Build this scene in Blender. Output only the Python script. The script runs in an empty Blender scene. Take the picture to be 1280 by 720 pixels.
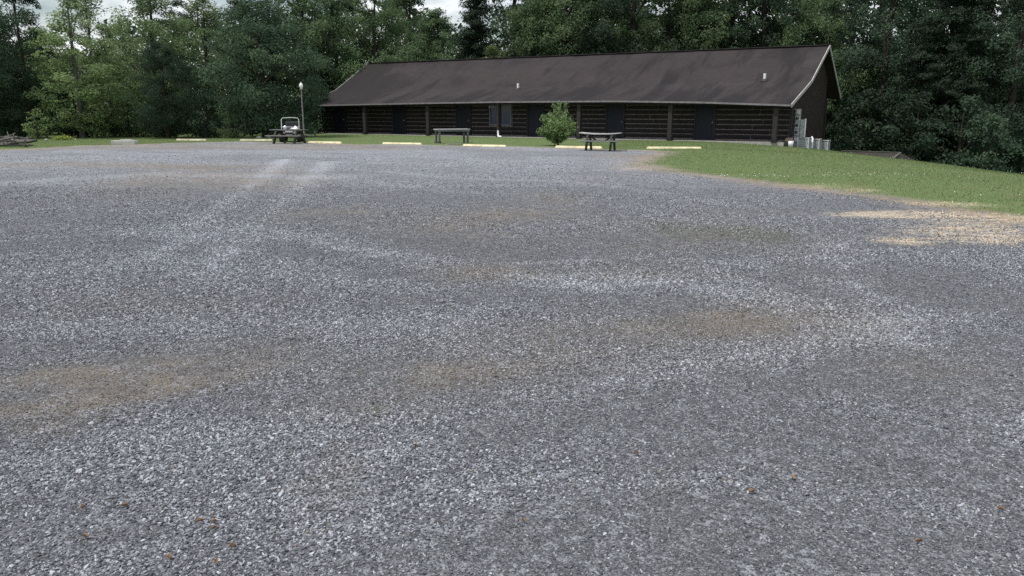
import bpy, math, random
import numpy as np
from mathutils import Vector, Matrix

random.seed(7); RNG = np.random.default_rng(11)
R = math.radians
sc = bpy.context.scene
col = sc.collection

# ------------------------------------------------------------------ camera model (photo pixels, 1280 x 720)
F = 985.0; PITCH = math.atan(220.0 / F); CH = 1.72
cp, sp = math.cos(PITCH), math.sin(PITCH)

def gz(x, y):
    """height of the ground: level, rolling off to the right behind the lawn"""
    t = np.maximum(np.asarray(x, float) - 10.0, 0.0)
    q = np.where(t < 20, 0.00667 * t * t, 2.668 + 0.2668 * (t - 20))
    fade = np.clip((np.asarray(y, float) - 2.0) / 14.0, 0, 1)
    return -np.minimum(q, 4.2) * fade

def ray(px, py):
    a, b = (px - 640.0) / F, (360.0 - py) / F
    return Vector((a, cp + b * sp, -sp + b * cp))

def at(px, py):
    """point of the ground seen at a photo pixel"""
    d = ray(px, py); z = 0.0
    for _ in range(30):
        t = (z - CH) / d.z
        z = 0.5 * z + 0.5 * float(gz(d.x * t, d.y * t))
    return Vector((d.x * t, d.y * t, float(gz(d.x * t, d.y * t))))

def atd(px, depth):
    """ground point in the column of a pixel at a horizontal distance"""
    x = (px - 640.0) / (F / cp) * depth
    return Vector((x, depth, float(gz(x, depth))))

# ------------------------------------------------------------------ bookkeeping
def tag(o, label=None, cat=None, group=None, kind=None):
    if label: o['label'] = label
    if cat: o['category'] = cat
    if group: o['group'] = group
    if kind: o['kind'] = kind
    return o

def thing(name, loc, rz=0.0, label=None, cat=None, group=None):
    o = bpy.data.objects.new(name, None); col.objects.link(o)
    o.location = loc; o.rotation_euler = (0, 0, rz); o.empty_display_size = 0.3
    return tag(o, label, cat, group)

def copy_tree(o, parent=None):
    c = o.copy(); col.objects.link(c)
    if parent is not None: c.parent = parent
    for ch in list(o.children): copy_tree(ch, c)
    return c

class MB:
    def __init__(s): s.v = []; s.f = []; s.smooth = []
    def add(s, vs, fs, smooth=False):
        n = len(s.v); s.v += [tuple(v) for v in vs]
        s.f += [tuple(i + n for i in f) for f in fs]; s.smooth += [smooth] * len(fs)
        return s
    def box(s, c, d, M=None):
        x, y, z = d[0] / 2, d[1] / 2, d[2] / 2
        vs = [Vector((c[0] + a * x, c[1] + b * y, c[2] + e * z)) for a in (-1, 1) for b in (-1, 1) for e in (-1, 1)]
        if M is not None: vs = [M @ v for v in vs]
        return s.add(vs, [(0, 1, 3, 2), (4, 6, 7, 5), (0, 4, 5, 1), (2, 3, 7, 6), (0, 2, 6, 4), (1, 5, 7, 3)])
    def bar(s, a, b, w, h):
        a, b = Vector(a), Vector(b); d = b - a; L = d.length
        q = d.to_track_quat('X', 'Z').to_matrix().to_4x4()
        return s.box((0, 0, 0), (L, w, h), Matrix.Translation((a + b) / 2) @ q)
    def tube(s, pts, rad, n=8, cap=True):
        pts = [Vector(p) for p in pts]
        if not hasattr(rad, '__len__'): rad = [rad] * len(pts)
        rings = []
        for i, p in enumerate(pts):
            d = (pts[min(i + 1, len(pts) - 1)] - pts[max(i - 1, 0)]).normalized()
            up = Vector((0, 0, 1)) if abs(d.z) < 0.9 else Vector((1, 0, 0))
            e1 = d.cross(up).normalized(); e2 = d.cross(e1)
            rings.append([p + (e1 * math.cos(k * 2 * math.pi / n) + e2 * math.sin(k * 2 * math.pi / n)) * rad[i] for k in range(n)])
        vs = [v for r_ in rings for v in r_]; fs = []
        for i in range(len(pts) - 1):
            for k in range(n):
                fs.append((i * n + k, i * n + (k + 1) % n, (i + 1) * n + (k + 1) % n, (i + 1) * n + k))
        s.add(vs, fs, True)
        if cap:
            s.add(rings[0], [tuple(range(n))]); s.add(rings[-1], [tuple(reversed(range(n)))])
        return s
    def lathe(s, c, prof, n=16, axis='Z'):
        vs = []; c = Vector(c)
        for r_, z in prof:
            for k in range(n):
                a = k * 2 * math.pi / n
                p = (r_ * math.cos(a), r_ * math.sin(a), z)
                if axis == 'Y': p = (p[0], p[2], p[1])
                if axis == 'X': p = (p[2], p[0], p[1])
                vs.append(c + Vector(p))
        fs = [(i * n + k, i * n + (k + 1) % n, (i + 1) * n + (k + 1) % n, (i + 1) * n + k) for i in range(len(prof) - 1) for k in range(n)]
        return s.add(vs, fs, True)
    def prism(s, poly, off):
        """poly: list of 3d points, extruded by vector off"""
        n = len(poly); off = Vector(off); poly = [Vector(p) for p in poly]
        return s.add(poly + [p + off for p in poly], [tuple(range(n)), tuple(reversed(range(n, 2 * n)))] + [(i, (i + 1) % n, n + (i + 1) % n, n + i) for i in range(n)])
    def build(s, name, mat, parent=None, bevel=0):
        me = bpy.data.meshes.new(name); me.from_pydata([tuple(v) for v in s.v], [], s.f)
        me.polygons.foreach_set('use_smooth', s.smooth); me.update()
        import bmesh
        bm = bmesh.new(); bm.from_mesh(me); bmesh.ops.recalc_face_normals(bm, faces=bm.faces); bm.to_mesh(me); bm.free()
        me.materials.append(mat)
        o = bpy.data.objects.new(name, me); col.objects.link(o)
        if parent is not None: o.parent = parent
        if bevel:
            b = o.modifiers.new('bevel', 'BEVEL'); b.width = bevel; b.segments = 2; b.limit_method = 'ANGLE'
        return o

def np_mesh(name, V, Fc, mat, attrs=None, smooth=False):
    """V (n,3), Fc (m,k) faces of equal size"""
    me = bpy.data.meshes.new(name); V = np.asarray(V, np.float32); Fc = np.asarray(Fc, np.int32)
    me.vertices.add(len(V)); me.vertices.foreach_set('co', V.ravel())
    if len(Fc):
        k = Fc.shape[1]
        me.loops.add(Fc.size); me.loops.foreach_set('vertex_index', Fc.ravel())
        me.polygons.add(len(Fc)); me.polygons.foreach_set('loop_start', np.arange(0, Fc.size, k, dtype=np.int32))
        me.polygons.foreach_set('use_smooth', np.full(len(Fc), smooth))
    for an, av in (attrs or {}).items():
        a = me.attributes.new(an, 'FLOAT', 'POINT'); a.data.foreach_set('value', np.asarray(av, np.float32))
    me.update(calc_edges=True); me.validate()
    if mat: me.materials.append(mat)
    return me

# ------------------------------------------------------------------ materials
class NT:
    def __init__(s, name):
        s.m = bpy.data.materials.new(name); s.m.use_nodes = True; s.t = s.m.node_tree; s.t.nodes.clear()
        s.out = s.n('ShaderNodeOutputMaterial')
    def n(s, typ, **kw):
        x = s.t.nodes.new(typ)
        for k, v in kw.items():
            if k.startswith('i_'):
                key = k[2:].replace('_', ' '); x.inputs[int(key) if key.isdigit() else key].default_value = v
            else: setattr(x, k, v)
        return x
    def l(s, a, b): s.t.links.new(a, b)
    def val(s, x, sock):
        if hasattr(x, 'is_linked') or isinstance(x, bpy.types.NodeSocket): s.l(x, sock)
        else: sock.default_value = x
    def math(s, op, a, b=0.0, c=0.0, clamp=False):
        x = s.n('ShaderNodeMath', operation=op, use_clamp=clamp)
        s.val(a, x.inputs[0]); s.val(b, x.inputs[1])
        if op in ('MULTIPLY_ADD', 'SMOOTH_MIN'): s.val(c, x.inputs[2])
        return x.outputs[0]
    def noise(s, scale, detail=3.0, rough=0.55, vec=None, out=0):
        x = s.n('ShaderNodeTexNoise', i_Scale=scale, i_Detail=detail, i_Roughness=rough)
        if vec is not None: s.l(vec, x.inputs['Vector'])
        return x.outputs[out]
    def remap(s, x, a, b, c=0.0, d=1.0, smooth=True):
        m = s.n('ShaderNodeMapRange', interpolation_type='SMOOTHSTEP' if smooth else 'LINEAR')
        s.val(x, m.inputs[0])
        for i, v in enumerate((a, b, c, d)): s.val(v, m.inputs[i + 1])
        return m.outputs[0]
    def mix(s, fac, a, b, mode='MIX'):
        m = s.n('ShaderNodeMix', data_type='RGBA', blend_type=mode)
        s.val(fac, m.inputs[0])
        for x, i in ((a, 6), (b, 7)):
            if isinstance(x, (tuple, list)): m.inputs[i].default_value = (x[0], x[1], x[2], 1)
            else: s.l(x, m.inputs[i])
        return m.outputs[2]
    def attr(s, name, typ='GEOMETRY'):
        return s.n('ShaderNodeAttribute', attribute_name=name, attribute_type=typ).outputs['Fac']
    def pos(s): return s.n('ShaderNodeNewGeometry').outputs['Position']
    def obj(s): return s.n('ShaderNodeTexCoord').outputs['Object']
    def scaled(s, vec, sx, sy, sz):
        x = s.n('ShaderNodeMapping'); x.inputs['Scale'].default_value = (sx, sy, sz); s.l(vec, x.inputs['Vector']); return x.outputs[0]
    def bump(s, h, strength=0.5, dist=0.02):
        b = s.n('ShaderNodeBump', i_Strength=strength, i_Distance=dist); s.l(h, b.inputs['Height']); return b.outputs[0]
    def bsdf(s, colour, rough=0.8, spec=0.3, normal=None, metal=0.0):
        p = s.n('ShaderNodeBsdfPrincipled'); p.inputs['Metallic'].default_value = metal
        if isinstance(colour, (tuple, list)): p.inputs['Base Color'].default_value = (*colour[:3], 1)
        else: s.l(colour, p.inputs['Base Color'])
        s.val(rough, p.inputs['Roughness']); p.inputs['Specular IOR Level'].default_value = spec
        if normal is not None: s.l(normal, p.inputs['Normal'])
        return p.outputs[0]
    def done(s, shader): s.l(shader, s.out.inputs['Surface']); return s.m

def worn(name, c, dark=0.6, light=1.3, scale=6.0, rough=0.8, spec=0.3, stretch=(1, 1, 1), bump=0.25, metal=0.0, bd=0.01):
    t = NT(name); v = t.scaled(t.obj(), *stretch)
    a = t.noise(scale, 5, 0.65, v); b = t.noise(scale * 7, 3, 0.6, v)
    k = t.math('ADD', t.math('MULTIPLY', a, 0.65), t.math('MULTIPLY', b, 0.35))
    cc = t.mix(t.remap(k, 0.35, 0.66), [x * dark for x in c], [x * light for x in c])
    return t.done(t.bsdf(cc, rough, spec, t.bump(k, bump, bd) if bump else None, metal))

def foliage(name, c1, c2, transl=0.3, var=0.35):
    t = NT(name)
    k = t.attr('tint'); rnd = t.n('ShaderNodeObjectInfo').outputs['Random']
    cc = t.mix(k, c1, c2)
    hs = t.n('ShaderNodeHueSaturation'); t.l(cc, hs.inputs['Color'])
    t.l(t.remap(rnd, 0, 1, 1 - var, 1 + var, False), hs.inputs['Value'])
    p = t.bsdf(hs.outputs[0], 0.6, 0.12)
    tr = t.n('ShaderNodeBsdfTranslucent'); t.l(hs.outputs[0], tr.inputs['Color'])
    m = t.n('ShaderNodeMixShader', i_0=transl); t.l(p, m.inputs[1]); t.l(tr.outputs[0], m.inputs[2])
    return t.done(m.outputs[0])

M = {}
M['roof_felt'] = None
M['fascia'] = worn('grey_fascia_paint', (0.21, 0.195, 0.205), 0.7, 1.2, 3, 0.6)
M['rake'] = worn('pale_rake_paint', (0.42, 0.41, 0.40), 0.7, 1.2, 3, 0.6)
M['log'] = worn('dark_stained_log', (0.019, 0.0165, 0.018), 0.6, 1.5, 2.5, 0.7, 0.25, (0.5, 4, 9), 0.4)
M['chink'] = worn('tan_chinking', (0.21, 0.175, 0.165), 0.6, 1.2, 6, 0.9)
M['post'] = worn('brown_post_timber', (0.040, 0.035, 0.034), 0.6, 1.3, 4, 0.8, 0.2, (5, 5, 0.6))
M['siding'] = worn('brown_board_siding', (0.050, 0.038, 0.035), 0.75, 1.25, 3, 0.8, 0.2, (4, 4, 0.5))
M['door'] = worn('navy_door_paint', (0.011, 0.0135, 0.025), 0.8, 1.2, 3, 0.55, 0.3, bump=0.05)
M['doorframe'] = worn('dark_door_frame', (0.03, 0.026, 0.028), 0.8, 1.2, 3, 0.6)
M['concrete'] = worn('grey_concrete', (0.34, 0.33, 0.31), 0.7, 1.15, 3, 0.9)
M['stop'] = worn('cream_yellow_kerb_paint', (0.84, 0.75, 0.49), 0.62, 1.08, 3.2, 0.8)
M['stop_pale'] = worn('faded_cream_kerb_paint', (0.64, 0.58, 0.44), 0.5, 1.12, 3.2, 0.85)
M['oldwood'] = worn('weathered_grey_wood', (0.15, 0.16, 0.145), 0.55, 1.25, 4, 0.85, 0.2, (0.7, 9, 9))
M['benchwood'] = worn('grey_bench_wood', (0.235, 0.24, 0.225), 0.6, 1.25, 4, 0.85, 0.2, (0.7, 9, 9))
M['palewood'] = worn('bleached_table_wood', (0.43, 0.42, 0.42), 0.7, 1.2, 4, 0.8, 0.2, (0.7, 9, 9))
M['darkwood'] = worn('dark_wood', (0.055, 0.058, 0.050), 0.6, 1.4, 4, 0.85, 0.2, (2, 9, 9))  # darker tone for legs, braces, foot board and some branches
M['steel'] = worn('galvanised_steel', (0.46, 0.48, 0.49), 0.75, 1.15, 5, 0.5, 0.5, metal=0.0, bump=0.05)
M['ac'] = worn('grey_enamel_casing', (0.52, 0.55, 0.56), 0.8, 1.1, 4, 0.5, 0.4, bump=0.05)
M['acdark'] = worn('dark_grille', (0.03, 0.032, 0.034), 0.8, 1.2, 6, 0.6, bump=0.05)
M['white'] = worn('white_paint', (0.84, 0.84, 0.84), 0.88, 1.03, 4, 0.5, 0.4, bump=0.04)
M['plastic'] = worn('white_plastic', (0.72, 0.73, 0.74), 0.9, 1.05, 4, 0.4, 0.5, bump=0.02)
M['black'] = worn('black_rubber', (0.018, 0.018, 0.019), 0.8, 1.3, 8, 0.75, bump=0.1)
M['vinyl'] = worn('black_vinyl', (0.025, 0.025, 0.027), 0.8, 1.3, 8, 0.45, 0.5, bump=0.1)
M['bark'] = worn('grey_brown_bark', (0.045, 0.040, 0.034), 0.55, 1.4, 5, 0.9, 0.1, (3, 3, 0.6), 0.8, bd=0.04)
M['palebark'] = worn('pale_grey_bark', (0.13, 0.125, 0.11), 0.5, 1.3, 5, 0.9, 0.1, (3, 3, 0.6), 0.8, bd=0.04)
M['branch'] = worn('dead_grey_branch', (0.155, 0.145, 0.13), 0.35, 1.7, 7, 0.9, 0.1, (0.8, 4, 4))
M['window'] = None
M['globe'] = worn('frosted_globe', (0.8, 0.8, 0.78), 0.95, 1.02, 4, 0.3, 0.5, bump=0.0)
M['shedroof'] = worn('dark_mossy_shingle', (0.040, 0.036, 0.033), 0.35, 2.0, 14, 0.9, 0.1, bump=0.6)
M['tan'] = worn('tan_stone', (0.40, 0.30, 0.21), 0.7, 1.2, 6, 0.9)

def glass(name, c):
    t = NT(name); return t.done(t.bsdf(t.mix(t.remap(t.noise(1.5, 2), 0.3, 0.7), [x * 0.8 for x in c], [x * 1.2 for x in c]), 0.12, 0.5))
M['window'] = glass('blue_curtained_pane', (0.020, 0.035, 0.085))
M['clear'] = glass('dark_glass', (0.05, 0.06, 0.06))

def roof_mat():
    t = NT('brown_asphalt_shingle'); v = t.obj()
    sx = t.n('ShaderNodeSeparateXYZ'); t.l(v, sx.inputs[0])
    # granule mottling per shingle tab
    br = t.n('ShaderNodeTexBrick', i_Scale=1.0, offset=0.5); br.inputs['Brick Width'].default_value = 0.30; br.inputs['Row Height'].default_value = 0.14
    br.inputs['Mortar Size'].default_value = 0.006; br.inputs['Color1'].default_value = (0.82, 0.82, 0.82, 1); br.inputs['Color2'].default_value = (1.1, 1.1, 1.1, 1); br.inputs['Mortar'].default_value = (0.55, 0.55, 0.55, 1)
    t.l(v, br.inputs['Vector'])
    n1 = t.noise(0.35, 4, 0.6, v); n2 = t.noise(30, 2, 0.6, v)
    base = t.mix(t.remap(n1, 0.32, 0.68), (0.024, 0.0188, 0.0192), (0.034, 0.027, 0.0278))
    base = t.mix(1.0, base, br.outputs['Color'], 'MULTIPLY')
    base = t.mix(t.remap(n2, 0.25, 0.75, 0.0, 0.35), base, (0.052, 0.044, 0.045))
    # algae streaks running down the slope, slightly diagonal, stronger low on the roof; left end adds stain with oak shade painted in
    w = t.n('ShaderNodeMapping'); w.inputs['Rotation'].default_value = (0, 0, R(-28)); w.inputs['Scale'].default_value = (0.75, 0.17, 0.17); t.l(v, w.inputs['Vector'])
    st = t.noise(1.0, 5, 0.62, w.outputs[0])
    low = t.remap(sx.outputs['Y'], 0.3, 6.2, 1.0, 0.05)
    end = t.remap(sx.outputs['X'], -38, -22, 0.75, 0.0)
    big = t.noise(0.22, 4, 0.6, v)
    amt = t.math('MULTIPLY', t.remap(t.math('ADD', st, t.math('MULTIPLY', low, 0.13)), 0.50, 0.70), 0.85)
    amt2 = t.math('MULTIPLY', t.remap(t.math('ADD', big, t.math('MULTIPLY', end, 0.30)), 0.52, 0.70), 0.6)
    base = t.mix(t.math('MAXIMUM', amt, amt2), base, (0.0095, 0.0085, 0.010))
    h = t.math('ADD', br.outputs['Fac'], t.math('MULTIPLY', n2, 0.6))
    return t.done(t.bsdf(base, 0.85, 0.25, t.bump(h, 0.35, 0.01)))
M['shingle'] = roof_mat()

# ------------------------------------------------------------------ ground: masks from patches on the lot, some carrying painted shade
EDGE = [(-260, 192), (0, 187), (60, 184), (105, 181.5), (170, 181), (215, 178.8), (300, 177), (380, 178.6), (430, 180), (530, 181.2), (640, 183), (700, 185), (800, 187),
        (845, 189), (822, 196), (812, 204), (850, 213), (905, 220), (960, 226), (1060, 240), (1150, 252), (1205, 262), (1290, 274), (1500, 300)]
EW = np.array([at(*p)[:2] for p in EDGE])
GPOLY = np.vstack([[(-70, -12)], [(-70, EW[0, 1])], EW, [(40, EW[-1, 1])], [(40, -12)]])

def seg_dist(P, A, B):
    d = B - A; L = (d * d).sum()
    t = np.clip(((P - A) @ d) / max(L, 1e-9), 0, 1)
    return np.hypot(*(P - A - t[:, None] * d).T)

def in_poly(P, poly):
    x, y = P[:, 0], P[:, 1]; ins = np.zeros(len(P), bool); n = len(poly)
    for i in range(n):
        (x1, y1), (x2, y2) = poly[i], poly[(i + 1) % n]
        c = (y1 > y) != (y2 > y)
        with np.errstate(divide='ignore', invalid='ignore'):
            ins ^= c & (x < (x2 - x1) * (y - y1) / (y2 - y1 + 1e-12) + x1)
    return ins

def lawn_sd(P):
    """positive on the lawn, negative on the gravel (metres)"""
    d = np.full(len(P), 1e9)
    for i in range(len(GPOLY) - 1): d = np.minimum(d, seg_dist(P, GPOLY[i], GPOLY[i + 1]))
    return np.where(in_poly(P, GPOLY), -d, d)

def blob(P, px, py, rx, ry):
    c = at(px, py); r1 = rx / (F / cp) * c.y
    a, b = at(px, py - ry).y, at(px, min(py + ry, 900)).y
    r2 = max(abs(a - b) / 2, 0.12); cy = (a + b) / 2
    q = ((P[:, 0] - c.x) / r1) ** 2 + ((P[:, 1] - cy) / r2) ** 2
    return np.exp(-q * 1.1)

def track(P, pts, w):
    W = np.array([at(*p)[:2] for p in pts]); d = np.full(len(P), 1e9)
    for i in range(len(W) - 1): d = np.minimum(d, seg_dist(P, W[i], W[i + 1]))
    return np.exp(-(d / w) ** 2)

DIRT = [(640, 268, 100, 8, .6), (900, 405, 60, 18, .5), (160, 480, 90, 24, .5), (430, 510, 120, 20, .35), (860, 300, 150, 18, .45), (15, 476, 80, 20, .6), (120, 500, 70, 24, .5), (55, 535, 60, 16, .5), (10, 512, 60, 16, .6), (90, 462, 60, 10, .5), (195, 446, 45, 10, .7), (250, 478, 70, 18, .35), (320, 445, 110, 30, .6), (600, 341, 75, 13, .75), (830, 425, 170, 32, .55), (640, 450, 130, 38, .5),
        (410, 268, 110, 15, .5), (580, 285, 90, 22, .55), (250, 222, 130, 16, .8), (330, 232, 90, 12, .6), (1000, 400, 120, 40, .45), (800, 209, 45, 8, .9), (1010, 232, 60, 5, .9), (790, 196, 60, 6, .7),
        (855, 650, 32, 60, .4), (415, 600, 45, 45, .35), (560, 470, 90, 30, .4), (180, 380, 150, 22, .35), (1180, 470, 120, 50, .3),
        (60, 205, 140, 3.5, .9), (200, 208, 120, 4, .8), (240, 183, 130, 2.8, 2.4), (100, 185, 110, 2.0, 2.0), (390, 183.6, 90, 2.6, 2.4), (500, 186, 60, 2.2, .8), (620, 187, 60, 1.6, .6), (690, 250, 60, 12, .5), (740, 225, 60, 8, .35), (820, 345, 90, 14, .35)]
WEED = [(760, 335, 120, 14, .5), (540, 480, 90, 16, .4), (150, 250, 130, 14, .4), (1040, 350, 90, 20, .4), (260, 440, 120, 22, .4), (860, 290, 130, 20, .75), (620, 262, 75, 9, .5), (440, 462, 30, 16, .8), (468, 511, 34, 8, 1.), (940, 262, 100, 12, .6), (70, 212, 140, 4, .5), (660, 470, 60, 22, .35), (745, 395, 70, 12, .3),
        (60, 470, 120, 40, .45), (980, 300, 90, 22, .5), (350, 395, 80, 14, .25), (200, 232, 150, 12, .45)]
STRAW = [(1210, 287, 130, 12, .8), (1120, 268, 100, 5, 1.1), (1250, 300, 80, 10, .7), (1125, 301, 50, 7, .9), (1190, 256, 75, 5, .9), (1260, 274, 80, 6, .9), (790, 211, 40, 5, .6), (1020, 233, 70, 5, .6), (1085, 240, 40, 4, .5)]
LIGHT = [([(357, 199), (328, 220), (275, 262), (190, 325)], .26, 1.1), ([(410, 203), (375, 232), (325, 280), (250, 350)], .28, .9), ([(0, 300), (200, 288), (400, 298), (560, 330), (700, 348), (900, 362), (1060, 400)], .5, .8),
         ([(-60, 600), (150, 562), (350, 545), (560, 522), (760, 480), (950, 440), (1080, 415)], .22, .55), ([(0, 345), (180, 330), (420, 352), (640, 365), (800, 350)], .35, .6), ([(0, 230), (200, 218), (420, 222)], .8, .6),
         ([(430, 660), (640, 610), (900, 600), (1200, 640)], .14, .6), ([(1040, 300), (1060, 345), (1150, 420), (1300, 560)], .25, .5), ([(0, 410), (200, 400), (420, 415), (560, 400)], .3, .5)]

def vnoise(P, sx, sy, seed, ang=0.0):
    c_, s_ = math.cos(ang), math.sin(ang); x = (P[:, 0] * c_ - P[:, 1] * s_) / sx + 500; y = (P[:, 0] * s_ + P[:, 1] * c_) / sy + 500
    tab = np.random.default_rng(seed).random((1024, 1024)); xi, yi = np.floor(x).astype(int), np.floor(y).astype(int)
    fx, fy = x - xi, y - yi; fx, fy = fx * fx * (3 - 2 * fx), fy * fy * (3 - 2 * fy)
    g = lambda a, b: tab[a % 1024, b % 1024]
    return (g(xi, yi) * (1 - fx) + g(xi + 1, yi) * fx) * (1 - fy) + (g(xi, yi + 1) * (1 - fx) + g(xi + 1, yi + 1) * fx) * fy

RUT = [([(640, 330), (800, 322), (930, 330), (1040, 352), (1180, 400)], .13, .45), ([(640, 350), (790, 341), (920, 352), (1020, 378), (1140, 430)], .13, .45), ([(90, 260), (220, 268), (340, 290), (470, 320)], .2, .5), ([(60, 280), (190, 292), (310, 318), (430, 352)], .18, .5), ([(480, 215), (560, 222), (690, 226), (820, 240), (960, 262)], .25, .5), ([(470, 228), (570, 240), (690, 246), (800, 262), (930, 290)], .25, .4), ([(380, 640), (430, 595), (470, 570), (520, 552)], .10, .7)]
def masks(P):
    dirt = sum(k * blob(P, a, b, c, d) for a, b, c, d, k in DIRT) * (.25 + .9 * vnoise(P, 1.4, .7, 21) + .7 * vnoise(P, .35, .22, 22))
    weed = sum(k * blob(P, a, b, c, d) for a, b, c, d, k in WEED)
    straw = sum(k * blob(P, a, b, c, d) for a, b, c, d, k in STRAW)
    light = sum(k * track(P, p, w) for p, w, k in LIGHT[2:]); rut = sum(k * track(P, p, w) for p, w, k in RUT + LIGHT[:2])
    light = light * (.35 + 1.1 * vnoise(P, .7, .4, 12) * vnoise(P, 2.3, 1.2, 13) * 2) + rut * (.6 + .5 * vnoise(P, .6, .6, 14))
    return np.clip(dirt, 0, 1.3), np.clip(weed, 0, 1.2), np.clip(straw, 0, 1.3), np.clip(light, 0, 1.2)

def wear_falloff(P):
    """0 = loose clean stone, 1 = packed fines, raised at lower right for lens darkening"""
    n = .40 * vnoise(P, 2.6, 1.5, 1, .25) + .28 * vnoise(P, 1.1, .6, 2, -.3) + .18 * vnoise(P, .45, .3, 3) + .14 * vnoise(P, .2, .14, 4)
    _, _, _, l = masks(P)
    n = n + .09 * blob(P, 1050, 480, 260, 90) + .06 * blob(P, 620, 560, 200, 30) + .08 * blob(P, 600, 275, 170, 30) + .06 * blob(P, 1100, 620, 300, 90) + .07 * blob(P, 420, 260, 130, 18) - .06 * blob(P, 250, 620, 260, 70)  # lower-right blobs: packed fines, with lens darkening put into the gravel tone
    q = np.clip((n - .36) / .34 - .7 * l, 0, 1)
    return q * q * (3 - 2 * q)

def ground_mat():
    t = NT('gravel_lot_and_lawn'); v = t.pos()
    lawn, dirt, weed, straw, light = (t.attr(n) for n in ('lawn', 'dirt', 'weed', 'straw', 'light')); wr = t.attr('wear_falloff')
    # crushed stone
    vo = t.n('ShaderNodeTexVoronoi', i_Scale=62.0); t.l(v, vo.inputs['Vector'])
    s3 = t.n('ShaderNodeSeparateColor'); t.l(vo.outputs['Color'], s3.inputs[0])
    vb = t.n('ShaderNodeTexVoronoi', i_Scale=19.0); t.l(v, vb.inputs['Vector'])
    s4 = t.n('ShaderNodeSeparateColor'); t.l(vb.outputs['Color'], s4.inputs[0])
    nm = t.noise(9.0, 4, 0.7, v); nl = t.noise(0.55, 5, 0.6, v); nx = t.noise(2.4, 4, 0.65, v)
    tone = t.math('ADD', t.math('MULTIPLY', s3.outputs[0], 0.42), t.math('ADD', t.math('MULTIPLY', s4.outputs[0], 0.27), t.math('MULTIPLY', t.remap(t.math('ADD', t.math('MULTIPLY', nm, .6), t.math('MULTIPLY', t.noise(4.0, 5, 0.75, v), .4)), .3, .7), 0.31)))
    g = t.mix(t.remap(tone, 0.22, 0.80), (0.080, 0.086, 0.101), (0.43, 0.452, 0.497))
    vf = t.n('ShaderNodeTexVoronoi', i_Scale=170.0); t.l(v, vf.inputs['Vector']); s5 = t.n('ShaderNodeSeparateColor'); t.l(vf.outputs['Color'], s5.inputs[0])
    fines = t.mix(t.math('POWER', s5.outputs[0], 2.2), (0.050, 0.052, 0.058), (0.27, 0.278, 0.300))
    big = t.math('ADD', t.math('MULTIPLY', nl, 0.6), t.math('MULTIPLY', nx, 0.4))
    g = t.mix(t.math('MULTIPLY', wr, t.remap(tone, 0.35, 0.8, 0.75, 0.22)), g, fines)
    g = t.mix(t.remap(big, 0.38, 0.62, 0.30, 0.0), g, (0.14, 0.143, 0.148))
    g = t.mix(t.math('MULTIPLY', light, t.remap(nm, 0.3, 0.7, 0.32, 0.72)), g, (0.44, 0.465, 0.505))
    cov = t.attr('gap_shade'); g = t.mix(t.math('MULTIPLY', cov, t.remap(tone, 0.45, 0.85, 0.85, 0.40)), g, t.mix(0.45, fines, (0.045, 0.047, 0.052)))  # near ground darkened: shade between the loose stones put into the colour
    dm = t.math('MULTIPLY', t.remap(t.math('ADD', dirt, t.math('MULTIPLY', t.math('SUBTRACT', big, 0.5), 1.6)), 0.15, 1.0), t.remap(tone, 0.3, 0.75, 0.66, 0.25))
    dc = t.mix(t.remap(nx, 0.3, 0.7), (0.135, 0.112, 0.086), (0.24, 0.200, 0.152))
    g = t.mix(dm, g, dc)
    wn = t.noise(14, 3, 0.7, v)
    wm = t.remap(t.math('ADD', weed, t.math('MULTIPLY', t.math('SUBTRACT', wn, 0.5), 2.2)), 0.40, 1.0, 0.0, 0.68)
    g = t.mix(wm, g, (0.088, 0.096, 0.058))
    sn = t.noise(5, 4, 0.7, t.scaled(v, 1, 2.2, 1))
    fine = t.noise(38, 3, 0.75, t.scaled(v, 1, 1.6, 1))
    sm = t.remap(t.math('ADD', straw, t.math('MULTIPLY', t.math('SUBTRACT', sn, 0.5), 1.9)), 0.28, 1.0)
    sk = t.noise(3.2, 4, 0.7, t.scaled(v, .35, 1.8, 1)); sm = t.math('MULTIPLY', sm, t.remap(sk, 0.36, 0.56, 0.15, 1.0))
    scol = t.mix(t.remap(fine, 0.3, 0.7), (0.37, 0.295, 0.215), (0.70, 0.61, 0.475))
    g = t.mix(t.math('MULTIPLY', sm, t.remap(fine, 0.25, 0.6, 0.6, 1.0)), g, scol)
    # turf
    tn = t.noise(0.9, 5, 0.6, v); tf = t.noise(26, 4, 0.75, v)
    tur = t.mix(t.remap(tf, 0.3, 0.7), (0.088, 0.130, 0.048), (0.150, 0.205, 0.078))
    tur = t.mix(t.remap(tn, 0.5, 0.72, 0.0, 0.55), tur, (0.155, 0.140, 0.068))
    tur = t.mix(t.math('MULTIPLY', sm, 0.55), tur, scol)
    ln = t.math('ADD', t.math('MULTIPLY', t.math('SUBTRACT', sn, 0.5), 2.6), t.math('MULTIPLY', t.math('SUBTRACT', fine, 0.5), 1.0))
    lm = t.remap(t.math('ADD', lawn, ln), -0.25, 0.45)
    # bare earthy seam where the turf frays into the stone
    seam = t.math('MULTIPLY', t.remap(t.math('ADD', lawn, ln), -1.3, -0.1), t.remap(nx, 0.35, 0.65, 0.25, 0.85))
    g = t.mix(seam, g, t.mix(fine, (0.20, 0.15, 0.10), (0.40, 0.31, 0.20)))
    cc = t.mix(lm, g, tur)
    hs = t.math('ADD', t.math('MULTIPLY', vo.outputs['Distance'], -1.0), t.math('MULTIPLY', s3.outputs[1], 0.7))
    h = t.math('ADD', t.math('MULTIPLY', hs, 0.7), t.math('MULTIPLY', nm, 1.0))
    return t.done(t.bsdf(cc, 0.9, 0.2, t.bump(h, 0.8, 0.022)))

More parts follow.
